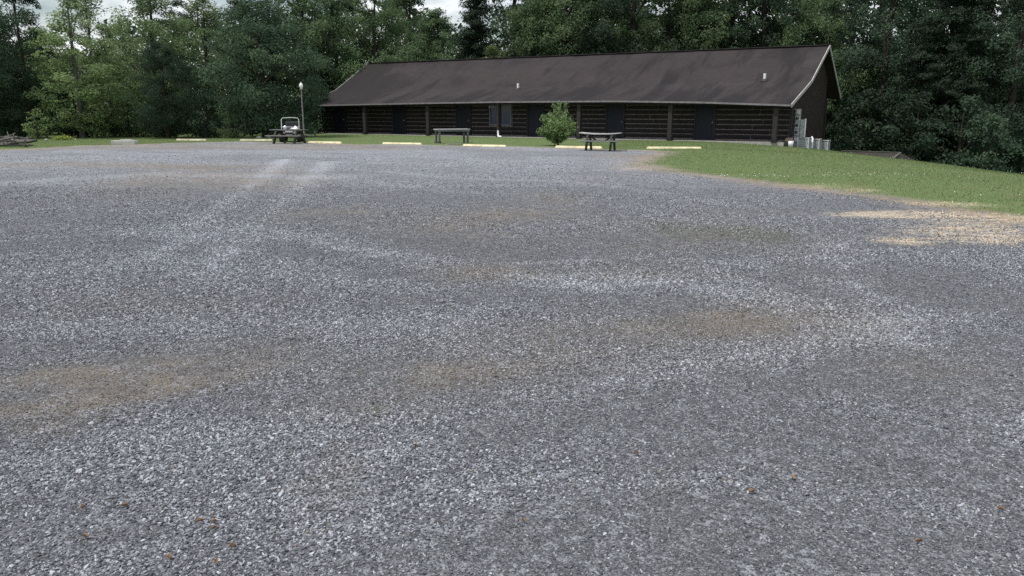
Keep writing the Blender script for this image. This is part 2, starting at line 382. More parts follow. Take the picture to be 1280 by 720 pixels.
def build_ground():
    xs = np.unique(np.concatenate([np.linspace(-400, -60, 18), np.linspace(-60, -30, 61), np.linspace(-30, 30, 301), np.linspace(30, 60, 41), np.linspace(60, 400, 18)]))
    ys = np.unique(np.concatenate([np.linspace(-80, -4, 12), np.linspace(-4, 2, 13), np.linspace(2, 20, 181), np.linspace(20, 60, 321), np.linspace(60, 110, 51), np.linspace(110, 600, 20)]))
    X, Y = np.meshgrid(xs, ys); P = np.stack([X.ravel(), Y.ravel()], 1)
    Z = gz(P[:, 0], P[:, 1])
    Z = Z + 0.018 * np.sin(P[:, 0] * 0.9 + 1.3 * np.sin(P[:, 1] * .5)) * np.clip((P[:, 1] - 2) / 10, 0, 1) * (P[:, 1] < 45)
    nx, ny = len(xs), len(ys); I = np.arange(nx * ny).reshape(ny, nx)
    Fc = np.stack([I[:-1, :-1].ravel(), I[:-1, 1:].ravel(), I[1:, 1:].ravel(), I[1:, :-1].ravel()], 1)
    d, w, s, l = masks(P)
    me = np_mesh('ground', np.column_stack([P, Z]), Fc, ground_mat(), dict(lawn=np.clip(lawn_sd(P), -6, 6), dirt=d, weed=w, straw=s, light=l, wear_falloff=wear_falloff(P), gap_shade=1 - np.clip((P[:, 1] - 9.0) / 18.0, 0, 1)), True)
    o = bpy.data.objects.new('ground', me); col.objects.link(o); tag(o, kind='structure', label='grey gravel lot running into green lawn', cat='ground')
build_ground()

def gz_s(x, y):
    return gz(x, y) + 0.018 * np.sin(x * 0.9 + 1.3 * np.sin(y * .5)) * np.clip((y - 2) / 10, 0, 1) * (y < 45)

# ------------------------------------------------------------------ loose stones (countless): points + geometry nodes
def stone_mat():
    t = NT('crushed_limestone')
    tone = t.attr('tone', 'INSTANCER'); dirt = t.attr('soil', 'INSTANCER')
    n = t.noise(60, 2, 0.6, t.pos())
    k = t.math('ADD', tone, t.math('MULTIPLY', t.math('SUBTRACT', n, 0.5), 0.35))
    c = t.mix(t.remap(k, 0.0, 1.0, smooth=False), (0.058, 0.062, 0.072), (0.44, 0.460, 0.500))
    c = t.mix(dirt, c, (0.21, 0.175, 0.135))
    return t.done(t.bsdf(c, 0.8, 0.3))

def build_stones():
    pts = []; siz = []
    def scatter(y0, y1, step, smin, smax, keep):
        for y in np.arange(y0, y1, step):
            hw = 0.66 * y + 1.4; n = int(2 * hw / step)
            x = np.linspace(-hw, hw, n) + RNG.uniform(-.6, .6, n) * step
            yy = y + RNG.uniform(-.6, .6, n) * step; k = RNG.random(n) < keep
            pts.append(np.stack([x[k], yy[k]], 1)); siz.append((smin + (smax - smin) * RNG.random(k.sum()) ** 2.0) * np.where(RNG.random(k.sum()) < .02, 1.5, 1.0))
    scatter(2.1, 6.5, 0.0123, 0.0044, 0.0105, 0.86)
    scatter(6.5, 11.0, 0.0178, 0.0060, 0.0125, 0.82)
    scatter(11.0, 18.5, 0.030, 0.008, 0.015, 0.75)
    scatter(18.5, 33.0, 0.075, 0.011, 0.019, 0.8)
    P = np.vstack(pts); S = np.concatenate(siz)
    ok = lawn_sd(P) < -0.6; P, S = P[ok], S[ok]
    d, w, s, l = masks(P)
    wr = wear_falloff(P)
    fade = np.clip((P[:, 1] - 12) / 20.0, 0, 1) * .9
    thin = np.clip(0.22 * d + 0.6 * s + 0.25 * w - 0.4 * l + np.clip((P[:, 1] - 15) / 5, 0, 1) * 1.1 * l + 0.38 * wr + fade, 0, 0.90)
    ok = RNG.random(len(P)) > thin; P, S, d, w, l, wr = P[ok], S[ok], d[ok], w[ok], l[ok], wr[ok]
    S = S * .80 * (1 + 0.22 * l - 0.30 * np.clip(wr + d * .3, 0, 1))
    tone = np.clip(RNG.beta(0.9, 1.7, len(P)) * (1.0 - .25 * wr) + (0.10 + .30 * np.clip((P[:, 1] - 14) / 8, 0, 1)) * l - .1 * d, 0.0, 1)
    tone = np.where(RNG.random(len(P)) < 0.03 * (1 - .6 * wr), 1.15, tone)
    soil = np.clip(0.65 * d * RNG.random(len(P)) ** .7 + (RNG.random(len(P)) < 0.010) * 0.7 + .25 * w * RNG.random(len(P)), 0, 0.9)
    Z = gz_s(P[:, 0], P[:, 1]) + S * 0.42
    me = np_mesh('gravel', np.column_stack([P, Z]), np.zeros((0, 3), int), None, dict(size=S, tone=tone, soil=soil))
    o = bpy.data.objects.new('gravel', me); col.objects.link(o)
    tag(o, 'loose crushed grey stone covering the near lot', 'gravel', kind='stuff')
    mat = stone_mat(); me.materials.append(mat)
    g = bpy.data.node_groups.new('stones', 'GeometryNodeTree')
    g.interface.new_socket('Geometry', in_out='INPUT', socket_type='NodeSocketGeometry'); g.interface.new_socket('Geometry', in_out='OUTPUT', socket_type='NodeSocketGeometry')
    N, L = g.nodes, g.links; gi = N.new('NodeGroupInput'); go = N.new('NodeGroupOutput')
    g2i = N.new('GeometryNodeGeometryToInstance')
    for k in range(4):
        ico = N.new('GeometryNodeMeshIcoSphere'); ico.inputs['Radius'].default_value = 1.0; ico.inputs['Subdivisions'].default_value = 2
        nz = N.new('ShaderNodeTexNoise'); nz.inputs['Scale'].default_value = 0.9; nz.inputs['Detail'].default_value = 1.0
        ps = N.new('GeometryNodeInputPosition'); ad = N.new('ShaderNodeVectorMath'); ad.operation = 'ADD'; ad.inputs[1].default_value = (k * 7.3, k * 3.1, 1.7)
        L.new(ps.outputs[0], ad.inputs[0]); L.new(ad.outputs[0], nz.inputs['Vector'])
        sb = N.new('ShaderNodeVectorMath'); sb.operation = 'SUBTRACT'; sb.inputs[1].default_value = (.5, .5, .5); L.new(nz.outputs['Color'], sb.inputs[0])
        ml = N.new('ShaderNodeVectorMath'); ml.operation = 'SCALE'; ml.inputs['Scale'].default_value = 2.6; L.new(sb.outputs[0], ml.inputs[0])
        st = N.new('GeometryNodeSetPosition'); L.new(ico.outputs[0], st.inputs['Geometry']); L.new(ml.outputs[0], st.inputs['Offset'])
        tr = N.new('GeometryNodeTransform'); tr.inputs['Scale'].default_value = [(1.25, .9, .62), (1, .85, .7), (1.45, .8, .55), (1.05, 1, .8)][k]
        L.new(st.outputs[0], tr.inputs['Geometry'])
        sm = N.new('GeometryNodeSetMaterial'); sm.inputs['Material'].default_value = mat; L.new(tr.outputs[0], sm.inputs['Geometry'])
        L.new(sm.outputs[0], g2i.inputs[0])
    iop = N.new('GeometryNodeInstanceOnPoints'); L.new(gi.outputs[0], iop.inputs['Points']); L.new(g2i.outputs[0], iop.inputs['Instance']); iop.inputs['Pick Instance'].default_value = True
    rv = N.new('FunctionNodeRandomValue'); rv.data_type = 'FLOAT_VECTOR'; rv.inputs[0].default_value = (-.6, -.6, 0); rv.inputs[1].default_value = (.6, .6, 6.28)
    L.new(rv.outputs[0], iop.inputs['Rotation'])
    na = N.new('GeometryNodeInputNamedAttribute'); na.data_type = 'FLOAT'; na.inputs['Name'].default_value = 'size'; L.new(na.outputs[0], iop.inputs['Scale'])
    L.new(iop.outputs[0], go.inputs[0])
    md = o.modifiers.new('stones', 'NODES'); md.node_group = g
    print('stones', len(P))
build_stones()

# ------------------------------------------------------------------ turf blades, straw and weeds
def blades(name, P, H, W, lean, mat, label, cat, tint):
    n = len(P); a = RNG.uniform(0, 2 * np.pi, n); b = RNG.uniform(0, 2 * np.pi, n)
    Z = gz_s(P[:, 0], P[:, 1]) - 0.004; B = np.column_stack([P, Z])
    dx = np.column_stack([np.cos(a), np.sin(a), np.zeros(n)]) * (W / 2)[:, None]
    tip = B + np.column_stack([np.cos(b) * lean * H, np.sin(b) * lean * H, H])
    V = np.stack([B - dx, B + dx, tip], 1).reshape(-1, 3); Fc = np.arange(3 * n).reshape(-1, 3)
    me = np_mesh(name, V, Fc, mat, dict(tint=np.repeat(tint, 3)))
    o = bpy.data.objects.new(name, me); col.objects.link(o); tag(o, label, cat, kind='stuff'); return o

def grass_mat(name, c1, c2, c3):
    t = NT(name); k = t.attr('tint'); p = t.pos()
    big = t.noise(0.7, 4, 0.6, p)
    c = t.mix(k, c1, c2); c = t.mix(t.remap(big, 0.48, 0.7, 0, 0.6), c, c3)
    d = t.bsdf(c, 0.6, 0.25); tr = t.n('ShaderNodeBsdfTranslucent'); t.l(c, tr.inputs['Color'])
    m = t.n('ShaderNodeMixShader', i_0=0.3); t.l(d, m.inputs[1]); t.l(tr.outputs[0], m.inputs[2]); return t.done(m.outputs[0])

def rand_in(n, x0, x1, y0, y1): return np.column_stack([RNG.uniform(x0, x1, n), RNG.uniform(y0, y1, n)])

def fray(P): return 0.55 * np.sin(P[:, 0] * 1.9 + 1.7 * np.sin(P[:, 1] * 1.3)) + 0.4 * np.sin(P[:, 0] * 4.7 + P[:, 1] * 3.1) + 0.3 * RNG.normal(size=len(P))

P = np.vstack([rand_in(150000, 4, 24, 12, 50), rand_in(70000, -30, 14, 36, 66), rand_in(40000, -34, -12, 40, 56)])
sd = lawn_sd(P); _, _, st_, _ = masks(P)
keep = (sd + fray(P) * 0.8 > 0.0) & (RNG.random(len(P)) > 0.75 * np.clip(st_, 0, 1))
P = P[keep]; hh = 0.016 + 0.030 * RNG.random(len(P)) ** 1.5
blades('lawn_grass', P, hh, 0.012 + 0.012 * RNG.random(len(P)), 0.5, grass_mat('lawn_blades', (0.115, 0.168, 0.064), (0.165, 0.228, 0.088), (0.205, 0.200, 0.095)), 'mown green grass of the lawn', 'grass', RNG.random(len(P)))
P = rand_in(60000, 4, 16, 10, 32); _, _, st_, _ = masks(P); sd = lawn_sd(P)
P = P[(np.clip(st_, 0, 1.1) * (.35 + 1.1 * vnoise(P, 1.3, .3, 9)) + 0.2 * fray(P) > 0.55) & (sd < 1.5)]
blades('dry_grass', P, 0.012 + 0.03 * RNG.random(len(P)), 0.01 + 0.012 * RNG.random(len(P)), 2.2, grass_mat('straw_blades', (0.46, 0.37, 0.25), (0.76, 0.65, 0.47), (0.56, 0.46, 0.32)), 'dry straw coloured dead grass beside the lawn', 'dry grass', RNG.random(len(P)))
P = rand_in(160000, -14, 16, 4, 34); _, w_, _, _ = masks(P); sd = lawn_sd(P)
P = P[(w_ + 0.35 * fray(P) > 1.0 - 0.25 * RNG.random(len(P))) & (sd < -0.3) & (RNG.random(len(P)) < .55)]
blades('gravel_weeds', P, 0.012 + 0.03 * RNG.random(len(P)), 0.012 + 0.01 * RNG.random(len(P)), 0.9, grass_mat('weed_blades', (0.06, 0.085, 0.035), (0.11, 0.14, 0.06), (0.14, 0.13, 0.07)), 'thin low weeds growing through the gravel', 'weeds', RNG.random(len(P)))
# clover heads on the lawn
cl = MB(); Pc = rand_in(900, 4, 20, 15, 42); Pc = Pc[lawn_sd(Pc) > 0.6]; q = at(1010, 224)
Pc = np.vstack([Pc[:90], np.column_stack([RNG.normal(q.x, 1.6, 70), RNG.normal(q.y + .6, .35, 70)])])
for x, y in Pc:
    z = float(gz_s(x, y)) + 0.075; r_ = random.uniform(.008, .013)
    cl.add([(x - r_, y, z), (x, y - r_, z), (x + r_, y, z), (x, y + r_, z), (x, y, z + r_), (x, y, z - r_)], [(0, 1, 4), (1, 2, 4), (2, 3, 4), (3, 0, 4), (1, 0, 5), (2, 1, 5), (3, 2, 5), (0, 3, 5)])
tag(cl.build('clover_flowers', M['white']), 'tiny white clover heads dotted over the lawn', 'clover', kind='stuff')

# ------------------------------------------------------------------ the long log cabin
TH = R(-33); PO = Vector((14.95, 45.7, 0))
cabin = thing('log_cabin', PO, TH, 'long dark log cabin with brown shingle roof and shaded front porch', 'cabin')
UL, UR = -38.6, 0.86
EU = np.array([-38.6, -35, -25, -19, -10, -4.2, 0.86]); EZ = np.array([2.26, 2.30, 2.40, 2.44, 2.43, 2.32, 2.13])
def eave(u): return float(np.interp(u, EU, EZ))
def rz_(u, v):
    """roof surface height"""
    e = eave(u)
    if v <= 4.07: return e + (3.55 - e) * (v + .28) / 4.35
    rd = 5.98 - 0.0035 * (u + 38.6)
    if v <= 8.2: return 3.55 + (rd - 3.55) * (v - 4.07) / 4.13
    return rd + (2.72 - rd) * (v - 8.2) / 4.8
us = np.linspace(UL, UR, 60); vs_ = [-.28, 0.8, 1.9, 3.0, 3.75, 4.07, 4.4, 5.4, 6.8, 8.2, 9.8, 11.4, 13.0]
rf = MB(); nu, nv = len(us), len(vs_); tk = 0.10
top = [(u, v, rz_(u, v) + 0.012 * math.sin(u * 1.7 + v)) for u in us for v in vs_]; bot = [(a, b, c - tk) for a, b, c in top]
fs = [(i * nv + j, (i + 1) * nv + j, (i + 1) * nv + j + 1, i * nv + j + 1) for i in range(nu - 1) for j in range(nv - 1)]
n0 = len(top); fs += [tuple(n0 + k for k in reversed(f)) for f in list(fs)]
for i in range(nu - 1):
    for j in (0, nv - 1): fs.append((i * nv + j, n0 + i * nv + j, n0 + (i + 1) * nv + j, (i + 1) * nv + j))
for j in range(nv - 1):
    for i in (0, nu - 1): fs.append((i * nv + j, i * nv + j + 1, n0 + i * nv + j + 1, n0 + i * nv + j))
rf.add(top + bot, fs)
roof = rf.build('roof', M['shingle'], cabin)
m = MB()
for i in range(nu - 1): m.bar((us[i], -.305, rz_(us[i], -.28) - .055), (us[i + 1], -.305, rz_(us[i + 1], -.28) - .055), 0.04, 0.10)
m.build('eave_fascia', M['fascia'], roof)
m = MB()
for i in range(nu - 1):
    a, b = us[i], us[i + 1]; m.bar((a, 8.2, rz_(a, 8.2) + .03), (b, 8.2, rz_(b, 8.2) + .03), 0.34, 0.05)
m.build('ridge_cap', worn('dark_ridge_cap', (0.028, 0.024, 0.026), 0.7, 1.3, 6), roof)
for u in (UR + .025, UL - .025):
    m = MB(); pv = [-.30, 2, 3.4, 4.07, 4.8, 6.4, 8.2]
    for a, b in zip(pv[:-1], pv[1:]): m.bar((u, a, rz_(u, a) - .07), (u, b, rz_(u, b) - .07), 0.045, 0.19)
    pv = [8.2, 10.5, 13.0]
    for a, b in zip(pv[:-1], pv[1:]): m.bar((u, a, rz_(u, a) - .07), (u, b, rz_(u, b) - .07), 0.045, 0.19)
    m.build('rake_board', M['rake'], roof)
def uv_px(px, py, v):
    """u on the roof slope for a photo pixel"""
    k = (px - 640) / (F / cp); c, s = math.cos(TH), math.sin(TH)
    x0, y0 = PO.x - s * v, PO.y + c * v
    return (k * y0 - x0) / (c - k * s)
for px, v in ((647.5, 3.2), (953, 4.2)):
    u = uv_px(px, 0, v); z = rz_(u, v)
    m = MB(); m.tube([(u, v, z - .05), (u, v, z + .42)], 0.085, 10); vt = m.build('vent_pipe', M['white'], roof)
    m = MB(); m.lathe((u, v, z), [(0.26, -.08), (0.24, .05), (0.10, .10)], 12); m.build('vent_flashing', M['acdark'], vt)
# front wall: stacked logs with pale chinking, broken by the doors
DU = [-4.75, -10.85, -17.0, -23.25, -29.5, -35.95]; WV = 1.8; DW = 0.62
wl = MB(); RH = 0.292
wu0 = uv_px(613, 0, WV); wu1 = uv_px(640, 0, WV)
for r_ in range(9):
    z0 = 0.10 + r_ * RH
    cuts = [(-38.1)] + sorted(DU) + [0.34]
    spans = []; a = -38.1
    for d in sorted(DU): spans.append((a, d - DW - .07)); a = d + DW + .07
    spans.append((a, 0.34))
    if z0 + RH > 2.22: spans = [(-38.1, .34)]
    for (a, b) in spans:
        pieces = []; x = a
        while x < b:
            L = random.uniform(1.6, 4.2); e = min(x + L, b)
            if b - e < .6: e = b
            pieces.append((x, e)); x = e
        for (p, q) in pieces:
            zt = min(z0 + RH, 2.66)
            if z0 < 2.2 and p < wu1 and q > wu0 and z0 + RH > .80:
                sub = [(p, wu0 - .06), (wu1 + .06, q)]
            else: sub = [(p, q)]
            for (p2, q2) in sub:
                if q2 - p2 < .1: continue
                g = random.uniform(.022, .034); hy = random.uniform(.055, .08)
                prof = [(WV - .005, z0 + g), (WV - hy * .7, z0 + g + .01), (WV - hy, z0 + RH * .5), (WV - hy * .7, zt - g - .01), (WV - .005, zt - g)]
                wl.prism([(p2 + .035, a_, b_) for a_, b_ in prof], (q2 - p2 - .07, 0, 0))
log_wall = wl.build('log_wall', M['log'], cabin)
m = MB(); m.box(((-38.1 + .34) / 2, WV + .09, 1.06), (38.44, .18, 3.12)); m.build('chinking', M['chink'], log_wall)
for d in DU:
    m = MB(); m.box((d, WV - .05, 1.1), (DW * 2 - .06, .05, 2.08))
    for zz in (.55, 1.55):
        for s_ in (-1, 1): m.box((d + s_ * .27, WV - .08, zz), (.36, .02, .72))
    dr = m.build('door', M['door'], cabin)
    m = MB()
    for s_ in (-1, 1): m.box((d + s_ * (DW + .02), WV - .06, 1.13), (.09, .12, 2.14))
    m.box((d, WV - .06, 2.235), (DW * 2 + .13, .12, .07)); m.build('door_frame', M['doorframe'], dr)
    m = MB(); m.lathe((d + .5, WV - .1, 1.1), [(.0, -.05), (.035, -.045), (.04, -.02), (.02, 0), (.02, .03)], 10, 'Y'); m.build('door_knob', M['steel'], dr)
# wide window behind the middle post
wc = (wu0 + wu1) / 2; ww = wu1 - wu0
m = MB(); m.box((wc, WV - .03, 1.52), (ww - .1, .03, 1.36)); wn = m.build('window', M['window'], cabin); wn['label'] = 'wide blue window with pale frame'
m = MB()
for s_ in (-1, 1): m.box((wc + s_ * (ww / 2 - .025), WV - .07, 1.52), (.06, .10, 1.48))
for z in (.81, 2.23): m.box((wc, WV - .07, z), (ww - .12, .10, .07))
m.box((wc, WV - .06, 1.52), (.05, .06, 1.34)); m.build('window_frame', worn('pale_window_frame', (0.22, 0.24, 0.28), .8, 1.1, 4), wn)
# gable ends, back wall, slab
def gable(u, th, name):
    m = MB(); vv = [1.985, 3, 4.07, 5.5, 6.8, 8.2, 9.5, 10.9]
    poly = [(u, 1.985, -.9)] + [(u, v, rz_(u, v) - tk - .02) for v in vv] + [(u, 10.9, -.9)]
    m.prism(poly, (th, 0, 0))
    v = 2.2
    while v < 10.8:
        m.box((u + (th + .012 if th > 0 else -.012 + th), v, (rz_(u, v) - .16 - .5) / 2 + -.2), (.024, .045, rz_(u, v) - .2 + .4)); v += .3
    return m.build(name, M['siding'], cabin)
gable(.20, .14, 'gable_wall'); gable(-37.96, -.14, 'gable_wall')
m = MB(); m.box((-18.9, 10.98, .95), (38.3, .15, 3.7)); m.build('back_wall', M['siding'], cabin)
for v in (1.86, 10.9):
    m = MB(); m.box((.40, v, .8), (.10, .22, 3.4)); m.build('corner_board', M['post'], cabin)
m = MB(); m.box((-18.9, .87, -.36), (38.9, 1.84, .78)); m.build('porch_slab', M['concrete'], cabin)
m = MB(); m.box((-18.9, 6.4, -.55), (38.2, 8.6, .7)); m.build('foundation', M['concrete'], cabin)
m = MB(); m.bar((-38.4, 0, 2.13), (-30, 0, 2.2), .14, .18)
# porch posts with beam under the eave
m = MB(); up = np.linspace(-38.4, .55, 40)
for a, b in zip(up[:-1], up[1:]): m.bar((a, 0, rz_(a, 0) - tk - .10), (b, 0, rz_(b, 0) - tk - .10), .16, .17)
m.build('porch_beam', M['log'], cabin)
for k in range(7):
    u = -6.3 * k; h = rz_(u, 0) - tk - .185
    zb = float(gz(PO.x + math.cos(TH) * u, PO.y + math.sin(TH) * u)) - .1
    m = MB(); m.box((u, 0, (h + .03) / 2), (.26, .24, h - .03))
    p = m.build('porch_post', M['post'], cabin, 0.015)
    m = MB(); m.box((u, 0, .11), (.33, .31, .16)); m.build('post_base', M['log'], p)
# downspout at the middle post with its white elbow, twin floodlight beside it
u = -18.9
m = MB(); m.tube([(u + .05, -.20, eave(u) - .05), (u + .05, -.20, .40)], .05, 8); ds = m.build('downspout', worn('brown_gutter_paint', (.045, .036, .034), .8, 1.2, 4, .5), cabin)
m = MB(); m.tube([(u + .05, -.20, .48), (u + .05, -.20, .12), (u + .12, -.26, .06), (u + .55, -.5, .045)], .07, 10); el = m.build('elbow', M['white'], ds); el['label'] = 'white elbow at the foot of the brown downspout'
m = MB(); m.box((u - .42, -.05, 2.16), (.14, .14, .10)); fl = m.build('floodlight', M['acdark'], cabin)
for s_ in (-1, 1): 
    m = MB(); m.lathe((u - .42 + s_ * .15, -.16, 2.02), [(.0, .0), (.05, .0), (.11, -.14), (.10, -.15), (0, -.13)], 12, 'Y'); m.build('lamp_head', M['acdark'], fl)

# helper: point in cabin frame to world
def cab(u, v, z=0.0):
    c, s = math.cos(TH), math.sin(TH); return Vector((PO.x + c * u - s * v, PO.y + s * u + c * v, z))

# meters on the gable
gx = .36
t = thing('meter_bank', cab(gx, 2.6, 0), TH, 'tall grey bank of electric meters standing out from the brown gable wall', 'electric meters')
m = MB(); m.box((.19, 0, .72), (.38, .14, 2.36)); m.build('backboard', M['steel'], t)
m = MB(); m.box((.26, -.10, 1.74), (.17, .06, .26)); m.build('cover_plate', M['white'], t)
m = MB(); m.box((.24, -.10, .14), (.20, .06, .20)); m.build('cover_plate', M['plastic'], t)
for zz in (.52, .92, 1.32):
    m = MB(); m.box((.24, -.10, zz), (.24, .07, .30)); mb_ = m.build('meter_box', M['ac'], t)
    m = MB(); m.lathe((.24, -.13, zz + .04), [(.0, -.10), (.075, -.09), (.085, .0)], 14, 'Y'); m.build('meter', M['clear'], mb_)
m = MB(); m.tube([(.07, -.10, -.6), (.07, -.10, 1.85)], .03, 8); m.build('conduit', M['acdark'], t)
t = thing('breaker_panel', cab(gx + .40, 2.65, 0), TH, 'narrow grey breaker panel with white pipe right of the meters', 'electric panel')
m = MB(); m.box((.11, 0, .42), (.20, .12, 1.74)); m.build('panel_box', M['ac'], t)
for zz in (.3, .9):
    m = MB(); m.box((.11, -.07, zz), (.13, .02, .34)); m.build('panel_door', M['steel'], t)
m = MB(); m.tube([(.27, -.02, -.5), (.27, -.02, 1.34)], .05, 10); m.build('pipe', M['white'], t)
# condensers along the gable
def condenser():
    t = thing('air_conditioner', (0, 0, 0), TH)
    m = MB(); m.box((0, 0, .40), (.72, .72, .74)); b = m.build('casing', M['acdark'], t)
    m = MB()
    for k in range(9):
        z = .10 + k * .072
        for s_ in (-1, 1):
            m.box((0, s_ * .375, z), (.74, .02, .04)); m.box((s_ * .375, 0, z), (.02, .77, .04))
    for a in (-1, 1):
        for c in (-1, 1): m.box((a * .365, c * .365, .40), (.06, .06, .76))
    m.build('louvre', M['ac'], t)
    m = MB(); m.lathe((0, 0, .785), [(.50, -.02), (.50, .03), (.30, .05), (.29, .02), (.0, .02)], 4); 
    m2 = MB(); m2.box((0, 0, .80), (.80, .80, .05)); m2.build('top_panel', M['ac'], t, .01)
    m = MB(); m.lathe((0, 0, .83), [(.0, .045), (.12, .04), (.28, .0), (.29, -.01)], 16); m.build('fan_grille', M['acdark'], t)
    m = MB(); m.box((0, 0, .0), (.9, .9, .1)); m.build('pad', M['concrete'], t)
    return t
ac = condenser(); spots = [(1008.5, 46.2), (1022, 47.8), (1033, 49.0)]
labs = ['grey air conditioner nearest the electric meters', 'grey air conditioner in the middle, with white pipe at its side', 'grey air conditioner farthest from the meters, at the gable corner']
for i, (px, d) in enumerate(spots):
    o = ac if i == 0 else copy_tree(ac)
    p = atd(px, d); o.location = (p.x, p.y, p.z - .02); o.scale = (.8, .8, .74); tag(o, labs[i], 'air conditioner', 'air conditioners beside the gable')
p = atd(1018.3, 46.4); m = MB(); m.tube([(0, 0, -.1), (0, 0, .60), (.05, .2, .66)], .055, 10); o = m.build('drain_pipe', M['white']); o.location = p; tag(o, 'short upright white pipe between grey air conditioners', 'pipe')
# small jumble at the gable foot
p = at(986.5, 180.5); m = MB(); m.lathe((0, 0, 0), [(0, 0), (.12, 0), (.15, .34), (.13, .34), (.11, .03), (0, .03)], 14); o = m.build('bucket', M['plastic']); o.location = atd(991.5, 45.0) ; tag(o, 'small white bucket on the grass by the gable corner', 'bucket')
m = MB()
for z in (.05, .16, .27):
    for s_ in (-1, 1): m.box((0, s_ * .2, z), (.5, .02, .08)); m.box((s_ * .25, 0, z), (.02, .42, .08))
m.box((0, 0, .01), (.5, .4, .02)); o = m.build('crate', M['vinyl']); o.location = atd(987, 45.6); o.rotation_euler.z = .5; tag(o, 'black slatted crate on the grass beside the porch end', 'crate')
m = MB(); m.box((0, 0, .22), (.46, .30, .44)); m.box((.02, 0, .47), (.40, .26, .07)); o = m.build('storage_tub', M['tan'], None, .04); o.location = atd(989, 46.6); o.rotation_euler.z = -.3; tag(o, 'tan storage tub with lid behind the black crate', 'tub')

# service cable from the gable to the woods
a, b = cab(.9, 8.2, 5.2), Vector((46, 66, 5.6)); m = MB()
m.tube([a.lerp(b, k / 16) - Vector((0, 0, .9 * 4 * (k / 16) * (1 - k / 16))) for k in range(17)], .018, 5); tag(m.build('power_cable', M['vinyl']), 'thin dark overhead cable running right from the cabin gable', 'cable')

# low roof beyond the crest
pa, pb = atd(1046, 52), atd(1131, 46)
t = thing('shed', (0, 0, 0), 0, 'low dark shed roof with pale edge just showing beyond the lawn crest', 'shed')
za, zb = CH - (187.6 - 140) * 52 / (F / cp), CH - (190.2 - 140) * 46 / (F / cp)
A, B = Vector((pa.x, pa.y, za)), Vector((pb.x, pb.y, zb)); n = Vector((-(B - A).y, (B - A).x, 0)).normalized()
if n.y > 0: n = -n
e = (B - A).normalized()
C2, D2 = B + n * 2.2 + e * .7 - Vector((0, 0, 1.15)), A + n * 2.2 - e * .5 - Vector((0, 0, 1.15))
E2, F2 = B - n * 2.2 + e * .7 - Vector((0, 0, 1.15)), A - n * 2.2 - e * .5 - Vector((0, 0, 1.15))
m = MB()
for quad in ((A, B, C2, D2), (B, A, F2, E2)): m.prism(quad, (0, 0, -.08))
m.prism((B, C2, E2), e * -.05)
m.build('roof', M['shedroof'], t)
m = MB(); m.bar(A + Vector((0, 0, .02)), B + Vector((0, 0, .02)), .14, .03); m.bar(B + Vector((0, 0, .01)), C2 + Vector((0, 0, .01)), .08, .03); m.build('edge_trim', M['oldwood'], t)
m = MB(); Ci = (C2 + D2 + E2 + F2) / 4; L_ = (C2 - D2).length - .6
m.box((0, 0, -1.0), (L_, 3.6, 2.0), Matrix.Translation(Ci - Vector((0, 0, .05))) @ Matrix.Rotation(math.atan2(e.y, e.x), 4, 'Z')); m.build('wall', M['siding'], t)

# ------------------------------------------------------------------ wheel stops
STOPS = [(221, 258, 175.6, 'p', 'faded cream wheel stop farthest left along the lot edge'), (300, 341, 176.0, 'p', 'faded cream wheel stop left of the cluttered picnic table'), (386, 427, 178.6, 'y', 'cream wheel stop just right of the lamp post'),
         (479, 527, 180.0, 'y', 'cream wheel stop left of the bench-less grey table'), (579, 633, 182.6, 'y', 'bright cream wheel stop in front of the white downspout elbow'),
         (694, 753, 184.6, 'y', 'cream wheel stop partly behind the picnic table by the young tree'), (808, 877, 186.0, 'y', 'longest brightest cream wheel stop at the lawn, right of both picnic tables')]
for x0, x1, y, k, lab in STOPS:
    a, b = at(x0, y), at(x1, y + (0.9 if k == 'y' and x0 < 700 else .2)); L = (b - a).length
    m = MB(); hb, ht, h = .095, .055, .105
    vs = [(s_ * (L / 2 - (.05 if z else 0)), w_, z) for s_ in (-1, 1) for (w_, z) in ((-hb, 0), (-ht, h), (ht, h), (hb, 0))]
    m.add(vs, [(0, 1, 2, 3), (7, 6, 5, 4), (0, 4, 5, 1), (1, 5, 6, 2), (2, 6, 7, 3), (3, 7, 4, 0)])
    o = m.build('wheel_stop', M['stop_pale'] if k == 'p' else M['stop'], None, .012); o.location = (a + b) / 2; o.rotation_euler = (random.uniform(-.06, .06), random.uniform(-.008, .008), math.atan2(b.y - a.y, b.x - a.x) + random.uniform(-.03, .03)); o.location.z -= .008
    tag(o, lab, 'wheel stop', 'wheel stops along the lot edge')
# fallen pale boards by the grey table and the pale slab on the left
a, b = at(558, 181.0), at(577, 180.6); m = MB(); m.bar(a + Vector((0, 0, .03)), b + Vector((0, 0, .03)), .14, .05); tag(m.build('board', M['palewood']), 'pale board lying on the ground under the bench-less table', 'board')
p = at(156, 180.6); m = MB(); m.box((0, 0, .10), (1.25, .5, .22)); m.box((.1, .05, .235), (.6, .3, .05)); o = m.build('concrete_slab', worn('pale_concrete', (.46, .47, .44), .8, 1.1, 5), None, .02); o.location = p; o.rotation_euler.z = .06; tag(o, 'pale concrete block lying on the grass left of the wheel stops', 'slab')

